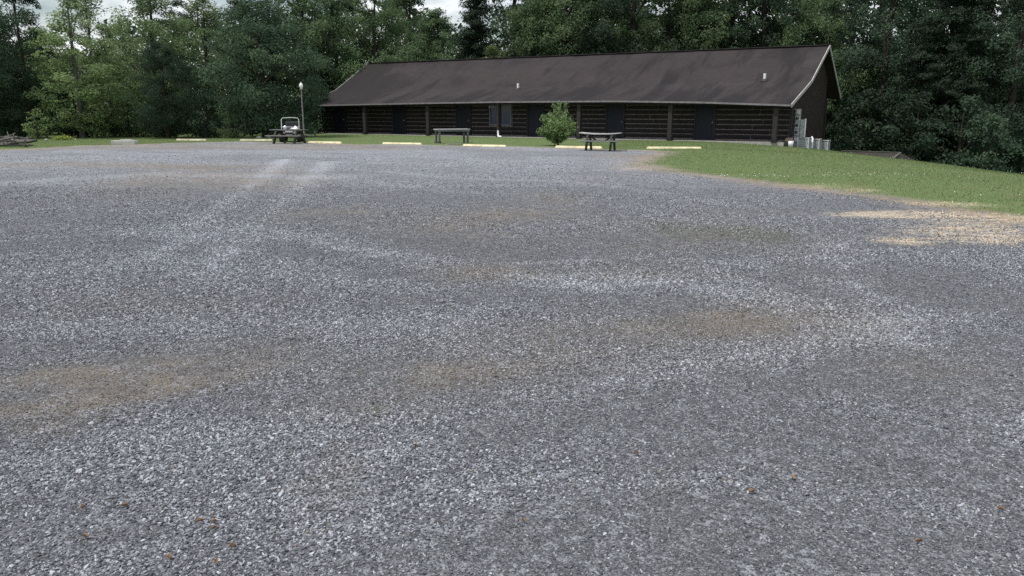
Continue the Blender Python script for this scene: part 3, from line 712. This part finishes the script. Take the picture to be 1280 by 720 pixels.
# ------------------------------------------------------------------ tables
def picnic_table(loc, rz, L, label, topmat, woodmat, warp=0.0):
    t = thing('picnic_table', loc, rz, label, 'picnic table')
    W = .74
    def plank(m, y, z, w, l, th=.042, wp=0.0, sh=0.0):
        seg = 8
        for k in range(seg):
            xa, xb = -l / 2 + l * k / seg + sh, -l / 2 + l * (k + 1) / seg + sh
            f = lambda x: z + wp * (abs(x) / (l / 2)) ** 2.2
            m.bar((xa, y, f(xa)), (xb + .002, y, f(xb)), w, th)
    m = MB()
    for k in range(5): plank(m, -W / 2 + .075 + k * .1475, .745, .138, L, wp=warp, sh=random.uniform(-.01, .01))
    m.build('tabletop', topmat, t)
    for s_ in (-1, 1):
        m = MB()
        for k in range(2): plank(m, s_ * (.66 + k * .14), .44, .132, L, wp=warp * .3)
        m.build('bench', M['benchwood'], t)
    for sx in (-1, 1):
        x = sx * (L / 2 - .38)
        for s_ in (-1, 1):
            m = MB(); m.bar((x, s_ * .62, 0.0), (x, s_ * .26, .72), .085, .14); m.build('leg', M['darkwood'], t)
        m = MB(); m.box((x + .05, 0, .40), (.045, 1.56, .10)); m.build('bench_support', M['darkwood'], t)
        m = MB(); m.box((x + .05, 0, .69), (.045, .70, .075)); m.bar((x + .05, 0, .66), (x * .35, 0, .44), .045, .07) ; m.build('brace', M['darkwood'], t)
    return t
pt = picnic_table(at(750.5, 188.2), R(-17), 1.86, 'weathered picnic table with pale warped top right of the young tree', M['palewood'], M['oldwood'], .05)
pa_ = picnic_table(at(362, 179.5), R(-13), 2.0, 'dark weathered picnic table with white clutter on top beside the lamp post', M['oldwood'], M['oldwood'], .01)
# plain tall table
tb = thing('wooden_table', at(565, 179.0), R(24), 'tall grey wooden table without benches in front of the cabin', 'table')
m = MB()
for k in range(4): m.box((0, -.27 + k * .18, .77), (1.95, .165, .05))
m.build('tabletop', M['palewood'], tb)
m = MB(); m.box((0, -.33, .70), (1.85, .04, .09)); m.box((0, .33, .70), (1.85, .04, .09)); m.box((-.9, 0, .70), (.04, .62, .09)); m.box((.9, 0, .70), (.04, .62, .09)); m.build('apron', M['oldwood'], tb)
for a in (-1, 1):
    for b in (-1, 1): m = MB(); m.box((a * .84, b * .29, .36), (.10, .10, .74)); m.build('leg', M['oldwood'], tb)
m = MB(); m.box((-.84, 0, .06), (.12, .86, .09)); m.build('foot_board', M['darkwood'], tb)

# white things on the cluttered table
o0 = pa_.location; rzA = pa_.rotation_euler.z
def on_table(x, y): return Vector((o0.x + math.cos(rzA) * x - math.sin(rzA) * y, o0.y + math.sin(rzA) * x + math.cos(rzA) * y, .768 + o0.z))
m = MB(); m.lathe((0, 0, 0), [(0, 0), (.11, 0), (.12, .2), (.10, .24), (.05, .27), (.05, .30), (0, .30)], 12); m.v = [(x * .8, y * .8, z * .75) for x, y, z in m.v]; o = m.build('jug', M['plastic']); o.location = on_table(-.28, .1); tag(o, 'small white plastic jug on the left half of the cluttered picnic table', 'jug')
bagv = MB(); n = 14
prof = [(0, 0), (.26, .0), (.30, .05), (.24, .11), (.13, .17), (.05, .24), (.0, .25)]
bagv.lathe((0, 0, 0), prof, n); bagv.v = [(x * (1.25 + .3 * math.sin(5 * z * 9 + y * 20)), y * (.7 + .2 * math.sin(x * 31)), z * (1 + .35 * math.sin(x * 17 + y * 11))) for x, y, z in bagv.v]
bagv.v = [(x * .62, y * .7, z * .7) for x, y, z in bagv.v]; o = bagv.build('bag', M['plastic']); o.location = on_table(.34, 0.05); tag(o, 'crumpled white plastic bag on the right half of the cluttered picnic table', 'bag')

# ------------------------------------------------------------------ utility cart behind that table
cl_ = atd(363.5, 47.6)
ct = thing('utility_cart', cl_, R(-90 + 6), 'small utility cart with white nose and pale hoop frame behind the cluttered picnic table', 'cart')
m = MB(); m.box((-.05, 0, .42), (1.7, .62, .14)); m.box((-.55, 0, .58), (.7, .95, .20)); m.box((.05, 0, .36), (.7, .98, .06)); m.build('body', M['black'], ct, .03)
m = MB(); m.prism([(.55, -.36, .44), (1.05, -.36, .42), (1.05, -.36, .52), (.62, -.36, .66)], (0, .72, 0)); m.build('hood', M['fascia'], ct, .04)
m = MB(); m.box((1.06, 0, .52), (.03, .5, .10)); m.build('grille', M['acdark'], ct)
for s_ in (-1, 1):
    m = MB(); m.lathe((1.06, s_ * .27, .62), [(0, .03), (.05, .025), (.06, 0)], 12, 'X'); m.build('headlight', M['clear'], ct)
    m = MB(); m.bar((.45, s_ * .50, .62), (1.0, s_ * .50, .60), .2, .05); m.build('fender', M['black'], ct)
m = MB(); m.box((-.30, 0, .72), (.46, .9, .12)); m.build('seat', M['vinyl'], ct, .04)
m = MB(); m.box((-.52, 0, .95), (.10, .9, .42)); m.build('backrest', M['vinyl'], ct, .04)
m = MB(); hp = [(.50, -.50, .55), (.42, -.50, 1.28), (.40, -.44, 1.37), (.40, 0, 1.40), (.40, .44, 1.37), (.42, .50, 1.28), (.50, .50, .55)]; m.tube(hp, .026, 8)
m.tube([(.47, -.5, .86), (.47, .5, .86)], .02, 8); m.build('hoop_frame', M['steel'], ct)
m = MB(); m.tube([(.5, .2, .62), (.25, .2, .88)], .02, 6)
m.tube([(.24 + .12 * math.cos(k * math.pi / 8) * .5, .2 + .17 * math.sin(k * math.pi / 8), .89 + .12 * math.cos(k * math.pi / 8) * .8) for k in range(17)], .016, 6, False); m.build('steering_wheel', M['black'], ct)
for a in (-.62, .72):
    for s_ in (-1, 1):
        w = MB(); w.lathe((a, s_ * .50, .27), [(.15, -.09), (.25, -.10), (.27, -.06), (.27, .06), (.25, .10), (.15, .09)], 18, 'Y'); wh = w.build('wheel', M['black'], ct)
        w = MB(); w.lathe((a, s_ * .50, .27), [(0, -.05), (.06, -.06), (.15, -.04), (.15, .04), (.06, .06), (0, .05)], 14, 'Y'); w.build('rim', M['steel'], wh)

# ------------------------------------------------------------------ lamp post
p = at(380.6, 178.4)
lp = thing('lamp_post', p, 0, 'slim grey lamp post with white globe beside the cluttered picnic table', 'lamp post')
hz = CH + (140 - 108.5) * p.y / (F / cp)
m = MB(); m.tube([(0, 0, -.1), (0, 0, .5), (-.01, 0, hz - .12)], [.05, .04, .03], 10); m.build('pole', worn('dull_grey_pole', (.20, .20, .19), .6, 1.3, 6, .6), lp)
m = MB(); m.lathe((0, 0, hz - .19), [(.04, 0), (.075, .02), (.075, .07), (.05, .09)], 12); m.build('collar', M['steel'], lp)
m = MB(); m.lathe((-.01, 0, hz), [(.001, .16), (.05, .145), (.09, .09), (.11, .0), (.09, -.07), (.05, -.12)], 16); m.build('globe', M['globe'], lp)
m = MB(); m.lathe((-.01, 0, hz + .15), [(.05, 0), (.03, .04), (.012, .06), (.001, .10)], 10); m.build('finial', M['steel'], lp)

# ------------------------------------------------------------------ dead branches at the left edge
rb = random.Random(5)
for k in range(40):
    px = rb.triangular(-24, 36, 6) if k > 4 else (-10, 4, 14, 25, 33)[k]; q = at(px, rb.uniform(180.5, 184)); L = rb.uniform(.7, 1.8); a = rb.uniform(-.5, .5) + (math.pi if rb.random() < .5 else 0)
    r0 = rb.choice((.025, .035, .05, .07, .10)); h = rb.uniform(.03, .36) * (1 if px < 24 else .35); tl = rb.uniform(-.22, .30)
    pts = [Vector((math.cos(a) * L * (f - .5), math.sin(a) * L * (f - .5), h + tl * (f - .5) * L + rb.uniform(-.03, .05))) for f in (0, .25, .5, .75, 1)]
    m = MB(); m.tube(pts, [r0, r0 * .95, r0 * .85, r0 * .7, r0 * .5], 7)
    if r0 < .08:
        for j in range(2):
            f = rb.choice((1, 2, 3)); dd = Vector((rb.uniform(-.4, .4), rb.uniform(-.3, .3), rb.uniform(.05, .35))); m.tube([pts[f], pts[f] + dd], [r0 * .5, r0 * .2], 5)
    mz = min(v[2] for v in m.v)
    if mz < 0: m.v = [(x, y, z - mz) for x, y, z in m.v]
    o = m.build('dead_branch', M['branch'] if k % 2 else M['darkwood']); o.location = q
    tag(o, 'dead grey branch in the brush heap at the left edge of the lawn', 'branch', 'dead branches in the brush heap')

# dry leaves on the near gravel
lm = worn('dry_brown_leaf', (0.27, 0.165, 0.095), .6, 1.3, 30, .7)
for (px, py) in ((291, 687), (271, 706), (250, 655), (268, 656), (108, 675), (104, 638), (212, 700), (156, 636), (1148, 681), (795, 570), (655, 655), (990, 600), (1250, 640), (520, 560), (940, 618), (268, 664)):
    p = at(px, py); m = MB(); L = random.uniform(.010, .018); w_ = L * .55; a = random.uniform(0, 6.28)
    pr = [(-L, 0, .004), (-L * .4, -w_, .012), (L * .3, -w_ * .8, .016), (L, 0, .004), (L * .3, w_ * .8, .014), (-L * .4, w_, .018), (0, 0, .002)]
    m.add(pr, [(0, 1, 6), (1, 2, 6), (2, 3, 6), (3, 4, 6), (4, 5, 6), (5, 0, 6)]); o = m.build('fallen_leaf', lm)
    sd_ = o.modifiers.new('thick', 'SOLIDIFY'); sd_.thickness = .001
    o.location = p + Vector((0, 0, .012)); o.rotation_euler = (random.uniform(-.3, .3), random.uniform(-.3, .3), a)
    tag(o, 'small dry brown leaf lying on the near gravel', 'leaf', 'dry leaves on the gravel')

# ------------------------------------------------------------------ trees
def leaf_quads(C, out, size, asp, up=0.6, wild=0.9, fold=0.12, hang=0.0):
    """C centres (n,3), out outward dirs -> verts (4n,3)"""
    n = len(C)
    N = out * 0.75 + RNG.normal(size=(n, 3)) * wild * 0.6 + np.array([0, 0, up]); N /= np.linalg.norm(N, axis=1)[:, None] + 1e-9
    A = RNG.normal(size=(n, 3)) + out * 0.6 - np.array([0, 0, hang]); A -= (A * N).sum(1)[:, None] * N; A /= np.linalg.norm(A, axis=1)[:, None] + 1e-9
    B = np.cross(N, A); s = size * RNG.uniform(.6, 1.35, n)[:, None]
    a, b = A * s, B * s * asp
    V = np.stack([C - a * .5, C + b * .5 - a * .05 + N * s * fold, C + a * .5 - N * s * fold, C - b * .5 - a * .05 + N * s * fold], 1)
    return V.reshape(-1, 3)

def crown_mesh(name, mat, clumps, per, size, asp=.62, centre=None, flat=.62, **kw):
    Vs = []; T = []
    for (c, r, tint) in clumps:
        n = max(8, int(per * r * r * RNG.uniform(.7, 1.2)))
        d = RNG.normal(size=(n, 3)); d /= np.linalg.norm(d, axis=1)[:, None]
        rad = r * RNG.random(n) ** .33 * RNG.uniform(.75, 1.15, n)
        C = np.array(c) + d * rad[:, None] * np.array([1, 1, flat])
        C += 0.15 * r * np.sin(C[:, [1, 2, 0]] * 3.1 + tint * 9)
        o = C - np.array(centre); o /= np.linalg.norm(o, axis=1)[:, None] + 1e-9
        Vs.append(leaf_quads(C, (o + d) / 2, size, asp, **kw)); T.append(np.repeat(np.clip(tint + RNG.normal(0, .2, n), 0, 1), 4))
    V = np.vstack(Vs); T = np.concatenate(T); Fc = np.arange(len(V)).reshape(-1, 4)
    return np_mesh(name, V, Fc, mat, dict(tint=T))

def trunk_mb(h, r0, lean, clumps, limbs, zl):
    m = MB(); pts = [Vector((lean[0] * f * f * h, lean[1] * f * f * h, f * h)) for f in np.linspace(0, .92, 9)]
    pts[0].z = -.5
    m.tube(pts, [r0 * (1.25 if i == 0 else 1) * (1 - .85 * i / 8) + .02 for i in range(9)], 9)
    pick = random.sample(clumps, min(limbs, len(clumps)))
    for c, r, _ in pick:
        c = Vector(c); f = min(max((c.z * .75 + random.uniform(-1, .2)) / h, zl), .88); i = f / .92 * 8; k = int(min(i, 7)); b = pts[k].lerp(pts[k + 1], i - k)
        mid = b.lerp(c, .55) + Vector((random.uniform(-.3, .3), random.uniform(-.3, .3), random.uniform(.0, .5))); rr = r0 * (.45 * (1 - f) + .08)
        m.tube([b, mid, c], [rr, rr * .6, rr * .2 + .008], 6)
    return m

def broadleaf(h, rad, z0, n, cr=(.7, 1.3), shape=1.0, power=.45):
    """clump centres filling an uneven crown"""
    cl = []; bumps = [(random.uniform(0, 6.28), random.uniform(.1, .9), random.uniform(.75, 1.2)) for _ in range(9)]
    while len(cl) < n:
        f = random.random(); z = z0 + (h - z0) * f
        prof = (math.sin(math.pi * min(max((f * .86 + .12), 0), 1)) ** .75) * (1.0 if f < .5 else 1 - (f - .5) * .35 * shape)
        a = random.uniform(0, 2 * math.pi); k = 1.0
        for ba, bf, bs in bumps:
            w = math.exp(-((math.remainder(a - ba, 2 * math.pi)) / .6) ** 2 - ((f - bf) / .16) ** 2); k *= 1 + (bs - 1) * w
        rr = rad * prof * k * random.random() ** power
        cl.append(((rr * math.cos(a), rr * math.sin(a), z), random.uniform(*cr) * (1 - .3 * f), random.random()))
    return cl

def conifer(h, rad, z0, tiers):
    cl = []
    for i in range(tiers):
        f = i / (tiers - 1); z = z0 + (h - z0) * f; R0 = rad * (1 - f) ** .8 + .25; nb = max(3, int(9 * (1 - f) + 3))
        for b in range(nb):
            a = random.uniform(0, 2 * math.pi); L = R0 * random.uniform(.6, 1.12)
            for s_ in np.arange(.35, 1.01, max(.16, .55 / max(L, .6))):
                cl.append(((L * s_ * math.cos(a), L * s_ * math.sin(a), z + .35 * s_ - .22 * L * s_ * s_ + random.uniform(-.15, .15)), (.62 - .25 * s_) * random.uniform(.8, 1.25) + .12, random.random()))
    return cl

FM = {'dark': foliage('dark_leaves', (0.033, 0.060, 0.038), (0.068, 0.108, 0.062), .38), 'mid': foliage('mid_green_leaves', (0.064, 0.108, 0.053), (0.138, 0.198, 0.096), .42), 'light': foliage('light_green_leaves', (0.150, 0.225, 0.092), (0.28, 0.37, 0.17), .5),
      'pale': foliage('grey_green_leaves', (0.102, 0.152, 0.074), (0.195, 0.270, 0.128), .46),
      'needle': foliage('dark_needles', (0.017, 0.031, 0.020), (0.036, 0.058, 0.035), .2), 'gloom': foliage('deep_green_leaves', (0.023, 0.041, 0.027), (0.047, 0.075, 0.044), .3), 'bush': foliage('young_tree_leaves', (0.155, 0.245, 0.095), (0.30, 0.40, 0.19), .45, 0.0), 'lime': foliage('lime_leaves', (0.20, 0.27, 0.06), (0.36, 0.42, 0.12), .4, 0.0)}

PROTO = {}
def proto(key, h, clumps, per, size, mat, r0, limbs, zl=.15, bark='bark', **kw):
    ctr = (0, 0, h * .45)
    PROTO[key] = (h, crown_mesh('crown', mat, clumps, per, size, centre=ctr, **kw), trunk_mb(h, r0, (random.uniform(-.03, .03), random.uniform(-.03, .03)), clumps, limbs, zl), M[bark])
    tm = PROTO[key][2]
    me = bpy.data.meshes.new('trunk'); me.from_pydata([tuple(v) for v in tm.v], [], tm.f); me.polygons.foreach_set('use_smooth', tm.smooth); me.materials.append(M[bark]); me.update()
    PROTO[key] = (h, PROTO[key][1], me)
proto('round_dark', 9.3, broadleaf(9.3, 4.9, .7, 150, (.7, 1.35)), 235, .17, FM['dark'], .26, 10, wild=.7)
proto('round_mid', 12, broadleaf(12, 4.6, 1.4, 140, (.75, 1.4)), 210, .185, FM['mid'], .28, 10)
proto('round_light', 12, broadleaf(12, 4.4, 1.4, 140, (.7, 1.3)), 210, .185, FM['pale'], .28, 10)
proto('tall_dark', 16, broadleaf(16, 4.6, 1.0, 180, (.75, 1.4)), 200, .19, FM['dark'], .34, 12)
proto('tall_mid', 15, broadleaf(15, 4.4, 1.4, 175, (.75, 1.4)), 200, .19, FM['mid'], .32, 12)
proto('airy_light', 10.5, broadleaf(10.5, 2.6, .6, 115, (.5, .95)), 250, .17, FM['light'], .16, 12, bark='palebark')
proto('airy_mid', 12, broadleaf(12, 2.8, 1.0, 115, (.5, 1.0)), 220, .18, FM['pale'], .18, 12, bark='palebark')
proto('conifer', 17, conifer(17, 4.6, .6, 28), 330, .22, FM['needle'], .30, 10, asp=.34, flat=.45, up=.5, hang=.5)
proto('conifer_narrow', 16, conifer(16, 3.0, .6, 32), 330, .21, FM['needle'], .24, 10, asp=.34, flat=.5, up=.45, hang=.6)
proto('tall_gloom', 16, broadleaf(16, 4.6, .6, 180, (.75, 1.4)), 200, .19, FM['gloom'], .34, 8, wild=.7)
proto('shrub_gloom', 3.2, broadleaf(3.2, 1.7, .15, 60, (.35, .6)), 260, .15, FM['gloom'], .06, 8)
proto('shrub', 2.4, broadleaf(2.4, 1.3, .15, 46, (.28, .5)), 300, .13, FM['mid'], .05, 14)
proto('shrub_dark', 3.2, broadleaf(3.2, 1.7, .15, 60, (.35, .6)), 260, .15, FM['dark'], .06, 14)
proto('shrub_light', 2.2, broadleaf(2.2, 1.0, .2, 40, (.22, .42)), 300, .13, FM['light'], .04, 14)

def tree(key, p, s=1.0, sz=None, rz=None, label=None, cat='tree', group=None, name=None):
    h, cm, tm = PROTO[key]
    nm = name or ('shrub' if key.startswith('shrub') else 'conifer_tree' if key.startswith('conifer') else 'broadleaf_tree')
    o = thing(nm, (p[0], p[1], p[2] - .05), random.uniform(0, 6.28) if rz is None else rz, label, cat, group); o.scale = (s, s, sz or s)
    for n, me in (('crown', cm), ('trunk', tm)):
        c = bpy.data.objects.new(n, me); col.objects.link(c); c.parent = o
    return o

# trees one can tell apart (px column, distance, kind, scale xy, scale z)
FRONT = [
    (-30, 54, 'tall_dark', .82, .80, 'tall dark leafy tree at the far left edge of the woods, behind the brush heap'),
    (38, 61, 'tall_dark', .52, .76, 'dark slim tree right of the far left tree, behind the lime clump'),
    (100, 55, 'airy_light', 1.15, .88, 'bright yellow green tree below the gap of sky at the left'),
    (140, 58, 'airy_light', .85, .72, 'small bright green tree above the pale concrete block'),
    (122, 72, 'airy_mid', 1.0, 1.02, 'thin tall tree reaching into the sky gap at the left'),
    (207, 54, 'round_dark', .50, .66, 'squat dark round tree in front of the woods, left of the widest tree'),
    (331, 57, 'round_dark', 1.0, 1.0, 'widest dark round tree, left of the cabin, behind the lamp post'),
    (196, 66, 'round_light', .95, .98, 'tall mid green tree rising behind the squat dark round tree'),
    (262, 68, 'round_light', .85, .90, 'mid green tree between the squat tree and the widest tree'),
    (308, 74, 'tall_mid', .9, .76, 'pale topped tree showing above the widest dark tree'),
    (616, 73, 'airy_light', .85, .70, 'small bright green tree top peeping over the roof ridge'),
    (596, 76, 'conifer_narrow', 1.0, 1.0, 'dark pointed conifer beside the small sky gap behind the cabin'),
    (1028, 64, 'round_mid', .85, 1.1, 'mid green tree just behind the cabin gable peak'),
    (1100, 61, 'tall_gloom', 1.0, 1.0, 'large dark leafy tree right of the cabin gable'),
    (1180, 56, 'conifer', 1.0, .95, 'broad dark conifer with layered boughs above the lawn crest'),
    (1262, 55, 'tall_gloom', .95, 1.05, 'dark leafy tree at the far right edge of the woods'),
]
for px, d, key, s, szz, lab in FRONT:
    p = atd(px, d); tree(key, p, s, szz, None, lab)
SHRUBS = [(44, 52, 'shrub_light', .9, 'pale leafy shrub left of the lime clump under the dark woods'), (118, 55, 'shrub_light', 1.1, 'bright shrub behind the pale concrete block'), (160, 56, 'shrub_light', 1.3, 'light green shrub left of the squat dark tree'), (150, 60, 'shrub', 1.5, 'mid green shrub deep behind the concrete block'),
          (288, 54, 'shrub', 1.0, 'grey green shrub under the left side of the widest tree'), (258, 55, 'shrub_dark', .9, 'dark shrub between squat tree and widest tree'), (20, 54, 'shrub_dark', 1.0, 'dark shrub behind the brush heap'), (86, 56, 'shrub_dark', 1.0, 'dark shrub directly behind the lime clump'),
          (205, 56, 'shrub_dark', 1.0, 'dark shrub under the squat tree'), (395, 66, 'shrub_dark', 1.2, 'dark shrub showing through the left end of the porch'), (1236, 48, 'shrub_dark', 1.2, 'mid green bush just beyond the lawn crest at the right'), (1205, 50, 'shrub_gloom', 1.5, 'dark bush left of the right hand lawn crest bush'), (1150, 54, 'shrub_gloom', 1.5, 'dark bush behind the low shed roof'), (1080, 58, 'shrub_gloom', 1.5, 'dark bush right of the air conditioners behind the shed')]
for px, d, key, s, lab in SHRUBS: tree(key, atd(px, d), s, s, None, lab, 'shrub')
BACK = [('left', 'dense green tree in the back rows of the woods left of the cabin', 'back row trees left of the cabin', [(-90, 60), (-60, 70), (-150, 66), (10, 74), (40, 84), (170, 80), (235, 78), (60, 72), (-20, 80), (345, 78), (-120, 80), (-230, 72)], ('tall_dark', 'tall_mid', 'round_mid')),
        ('mid', 'dense green tree in the woods close behind the cabin roof', 'trees behind the cabin roof', [(385, 76), (425, 80), (470, 77), (515, 82), (548, 79), (640, 80), (668, 74), (705, 72), (745, 74), (790, 71), (830, 70), (872, 70), (910, 68), (950, 67), (985, 68), (690, 86), (780, 84), (860, 82), (440, 92), (500, 95)], ('tall_mid', 'tall_dark', 'round_mid', 'tall_mid')),
        ('right', 'dark tree in the deep woods right of the cabin', 'back row trees right of the cabin', [(1060, 72), (1130, 70), (1215, 66), (1290, 64), (1345, 58), (1010, 78), (1090, 84), (1170, 80), (1260, 78), (1330, 74), (1400, 66), (1470, 60)], ('tall_gloom', 'tall_dark', 'conifer', 'tall_gloom'))]
for nm, lab, grp, pl, keys in BACK:
    for i, (px, d) in enumerate(pl):
        low = nm == 'left' and px > -40
        s = random.uniform(.85, 1.1); sz_ = (.58 if low and px < 150 else .74) if low else s * random.uniform(1.0, 1.15)
        if 530 < px < 560: sz_ = .74
        tree(keys[i % len(keys)], atd(px, d), s, sz_, None, lab, 'tree', grp)

# far wood closing the view, one mass
cl = []
for _ in range(2600):
    a = RNG.uniform(-62, 66) if _ < 1400 else RNG.uniform(0, 66); d = RNG.uniform(92, 106); hmax = 8 if a < -45 else 11.5 if a < -28 else 12 if -9.5 < a < -4.5 else 23
    cl.append(((a, d, float(gz(a, d)) + RNG.uniform(0, hmax)), RNG.uniform(1.1, 2.0), RNG.random()))
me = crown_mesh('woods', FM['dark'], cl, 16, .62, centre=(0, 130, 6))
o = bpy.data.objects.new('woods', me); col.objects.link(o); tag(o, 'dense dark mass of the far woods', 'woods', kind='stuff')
# undergrowth in the shade along the edge
cl = []
for _ in range(900):
    px = RNG.uniform(-200, 390); d = RNG.uniform(55, 68); p = atd(px, d); cl.append(((p.x, p.y, p.z + RNG.uniform(0, 1.5)), RNG.uniform(.4, .8), RNG.random()))
for _ in range(700):
    px = RNG.uniform(1050, 1420); d = RNG.uniform(54, 72); p = atd(px, d); cl.append(((p.x, p.y, p.z + RNG.uniform(0, 2.2)), RNG.uniform(.5, .9), RNG.random()))
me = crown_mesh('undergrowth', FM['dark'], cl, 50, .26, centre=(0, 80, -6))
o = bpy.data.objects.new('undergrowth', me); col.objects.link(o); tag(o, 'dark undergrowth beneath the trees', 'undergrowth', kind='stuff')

# young tree in front of the porch: leafy ascending sprays
p = at(697.5, 182.2)
yt = thing('young_tree', p, 0.4, 'small bushy bright green young tree standing in front of the porch', 'tree')
m = MB(); m.tube([(0, 0, -.1), (.01, 0, .3), (0, .02, 1.1)], [.05, .042, .02], 8); Vs = []; T = []
lead = [(.05, .02, 2.12), (-.22, .05, 1.98), (.34, -.1, 2.02), (.12, .3, 1.9), (-.1, -.3, 1.84), (.5, .15, 1.7), (-.52, -.1, 1.55), (-.8, .1, 1.42)]
for k in range(120):
    a = RNG.uniform(0, 6.28); f = RNG.random(); z0 = .10 + .85 * f; Lr = (.90 - .20 * f) * RNG.uniform(.45, 1.1); zt = min(z0 + Lr * RNG.uniform(.25, .9) + .06, 1.62)
    e = np.array(lead[k]) if k < len(lead) else np.array([Lr * math.cos(a), Lr * math.sin(a), zt]); b = np.array([0, 0, min(z0 * .8, e[2] - .3)])
    m.tube([b, (b + e) / 2 + np.array([0, 0, -.06]), e], [.014, .009, .004], 4)
    n = 90; s_ = RNG.random(n) ** .7 * .8 + .22; C = b + (e - b) * s_[:, None] + RNG.normal(0, .06, (n, 3)); o_ = np.tile((e - b) / np.linalg.norm(e - b), (n, 1))
    Vs.append(leaf_quads(C, o_, .105, .42, up=.45, wild=.9)); T.append(np.repeat(np.clip(RNG.random() + RNG.normal(0, .2, n), 0, 1), 4))
V = np.vstack(Vs); me = np_mesh('crown', V, np.arange(len(V)).reshape(-1, 4), FM['bush'], dict(tint=np.concatenate(T)))
o = bpy.data.objects.new('crown', me); col.objects.link(o); o.parent = yt
m.build('trunk', M['bark'], yt); yt.scale = (1.1, 1.1, 1.06)
# bright grass clump and pale stones and sunlit patches near the woods
p = atd(75.5, 50.6); n = 900; C = np.column_stack([RNG.normal(0, .28, n), RNG.normal(0, .15, n), np.abs(RNG.normal(0, .10, n)) + .03]); me = np_mesh('grass_clump', leaf_quads(C, np.tile([0, 0, 1.], (n, 1)), .14, .3), np.arange(4 * n).reshape(-1, 4), FM['lime'], dict(tint=RNG.random(4 * n)))
o = bpy.data.objects.new('grass_clump', me); col.objects.link(o); o.location = p; tag(o, 'low bright lime clump of grass at the foot of the left woods', 'grass clump')
for px, d, r_, lab in ((53.5, 50.4, .09, 'small pale stone left of the lime clump'), (89.5, 50.8, .10, 'small pale stone right of the lime clump'), (321.5, 54, .16, 'pale shape added for a sunlit ground patch left of the cluttered picnic table'), (334, 55, .14, 'pale shape added for a sunlit ground patch close to the left end of the cluttered table')):
    m = MB(); m.lathe((0, 0, 0), [(.001, r_ * .9), (r_ * .6, r_ * .8), (r_, r_ * .3), (r_ * .9, -.05)], 9); m.v = [(x * (1.3 + .2 * math.sin(9 * y / r_)), y, z * (1 + .25 * math.sin(5 * x / r_))) for x, y, z in m.v]
    o = m.build('stone', M['concrete']); o.location = atd(px, d); tag(o, lab, 'stone')  # the two by the table are pale shapes added for sunlit ground

# ------------------------------------------------------------------ light, sky, camera
EL = R(67); AZ = math.atan2(-.90, -.38)     # high sun from the left, a little in front of the cabin
sd = Vector((math.sin(AZ) * math.cos(EL), math.cos(AZ) * math.cos(EL), math.sin(EL)))
L = bpy.data.lights.new('sun', 'SUN'); L.energy = 3.9; L.angle = R(.55); L.color = (1, .955, .89)
lo = bpy.data.objects.new('sun', L); col.objects.link(lo); lo.rotation_euler = (-sd).to_track_quat('-Z', 'Y').to_euler(); lo.location = (-20, -5, 50)
W = bpy.data.worlds.new('World'); sc.world = W; W.use_nodes = True; nt = W.node_tree
bg = nt.nodes['Background']; sk = nt.nodes.new('ShaderNodeTexSky'); sk.sky_type = 'NISHITA'; sk.sun_disc = False
sk.sun_elevation = EL; sk.sun_rotation = AZ; sk.air_density = 1.2; sk.dust_density = 1.5; sk.ozone_density = 1.0
tcw = nt.nodes.new('ShaderNodeTexCoord'); mpw = nt.nodes.new('ShaderNodeMapping'); mpw.inputs['Scale'].default_value = (1, 1, 2.2); nt.links.new(tcw.outputs['Generated'], mpw.inputs['Vector'])
cn = nt.nodes.new('ShaderNodeTexNoise'); cn.inputs['Scale'].default_value = 4.2; cn.inputs['Detail'].default_value = 7; cn.inputs['Roughness'].default_value = .58; nt.links.new(mpw.outputs[0], cn.inputs['Vector'])
cr = nt.nodes.new('ShaderNodeMapRange'); cr.interpolation_type = 'SMOOTHSTEP'; cr.inputs[1].default_value = .37; cr.inputs[2].default_value = .62; nt.links.new(cn.outputs[0], cr.inputs[0])
cm_ = nt.nodes.new('ShaderNodeMix'); cm_.data_type = 'RGBA'; cm_.inputs[7].default_value = (10.6, 10.8, 11.1, 1); nt.links.new(cr.outputs[0], cm_.inputs[0]); nt.links.new(sk.outputs[0], cm_.inputs[6])
nt.links.new(cm_.outputs[2], bg.inputs[0]); bg.inputs[1].default_value = .11

cam = bpy.data.cameras.new('camera'); co = bpy.data.objects.new('camera', cam); col.objects.link(co); sc.camera = co
cam.sensor_width = 36; cam.lens = F / 1280 * 36; cam.clip_end = 3000; cam.clip_start = .05
co.location = (0, 0, CH); co.rotation_euler = (math.pi / 2 - PITCH, 0, 0)

sc.view_settings.view_transform = 'Standard'; sc.view_settings.look = 'None'; sc.view_settings.gamma = 1; sc.view_settings.exposure = 0
sc.render.engine = 'CYCLES'; cy = sc.cycles
cy.use_denoising = False; cy.max_bounces = 5; cy.diffuse_bounces = 3; cy.glossy_bounces = 2; cy.transmission_bounces = 3; cy.transparent_max_bounces = 4; cy.use_adaptive_sampling = False
cy.caustics_reflective = False; cy.caustics_refractive = False; cy.sample_clamp_indirect = 4
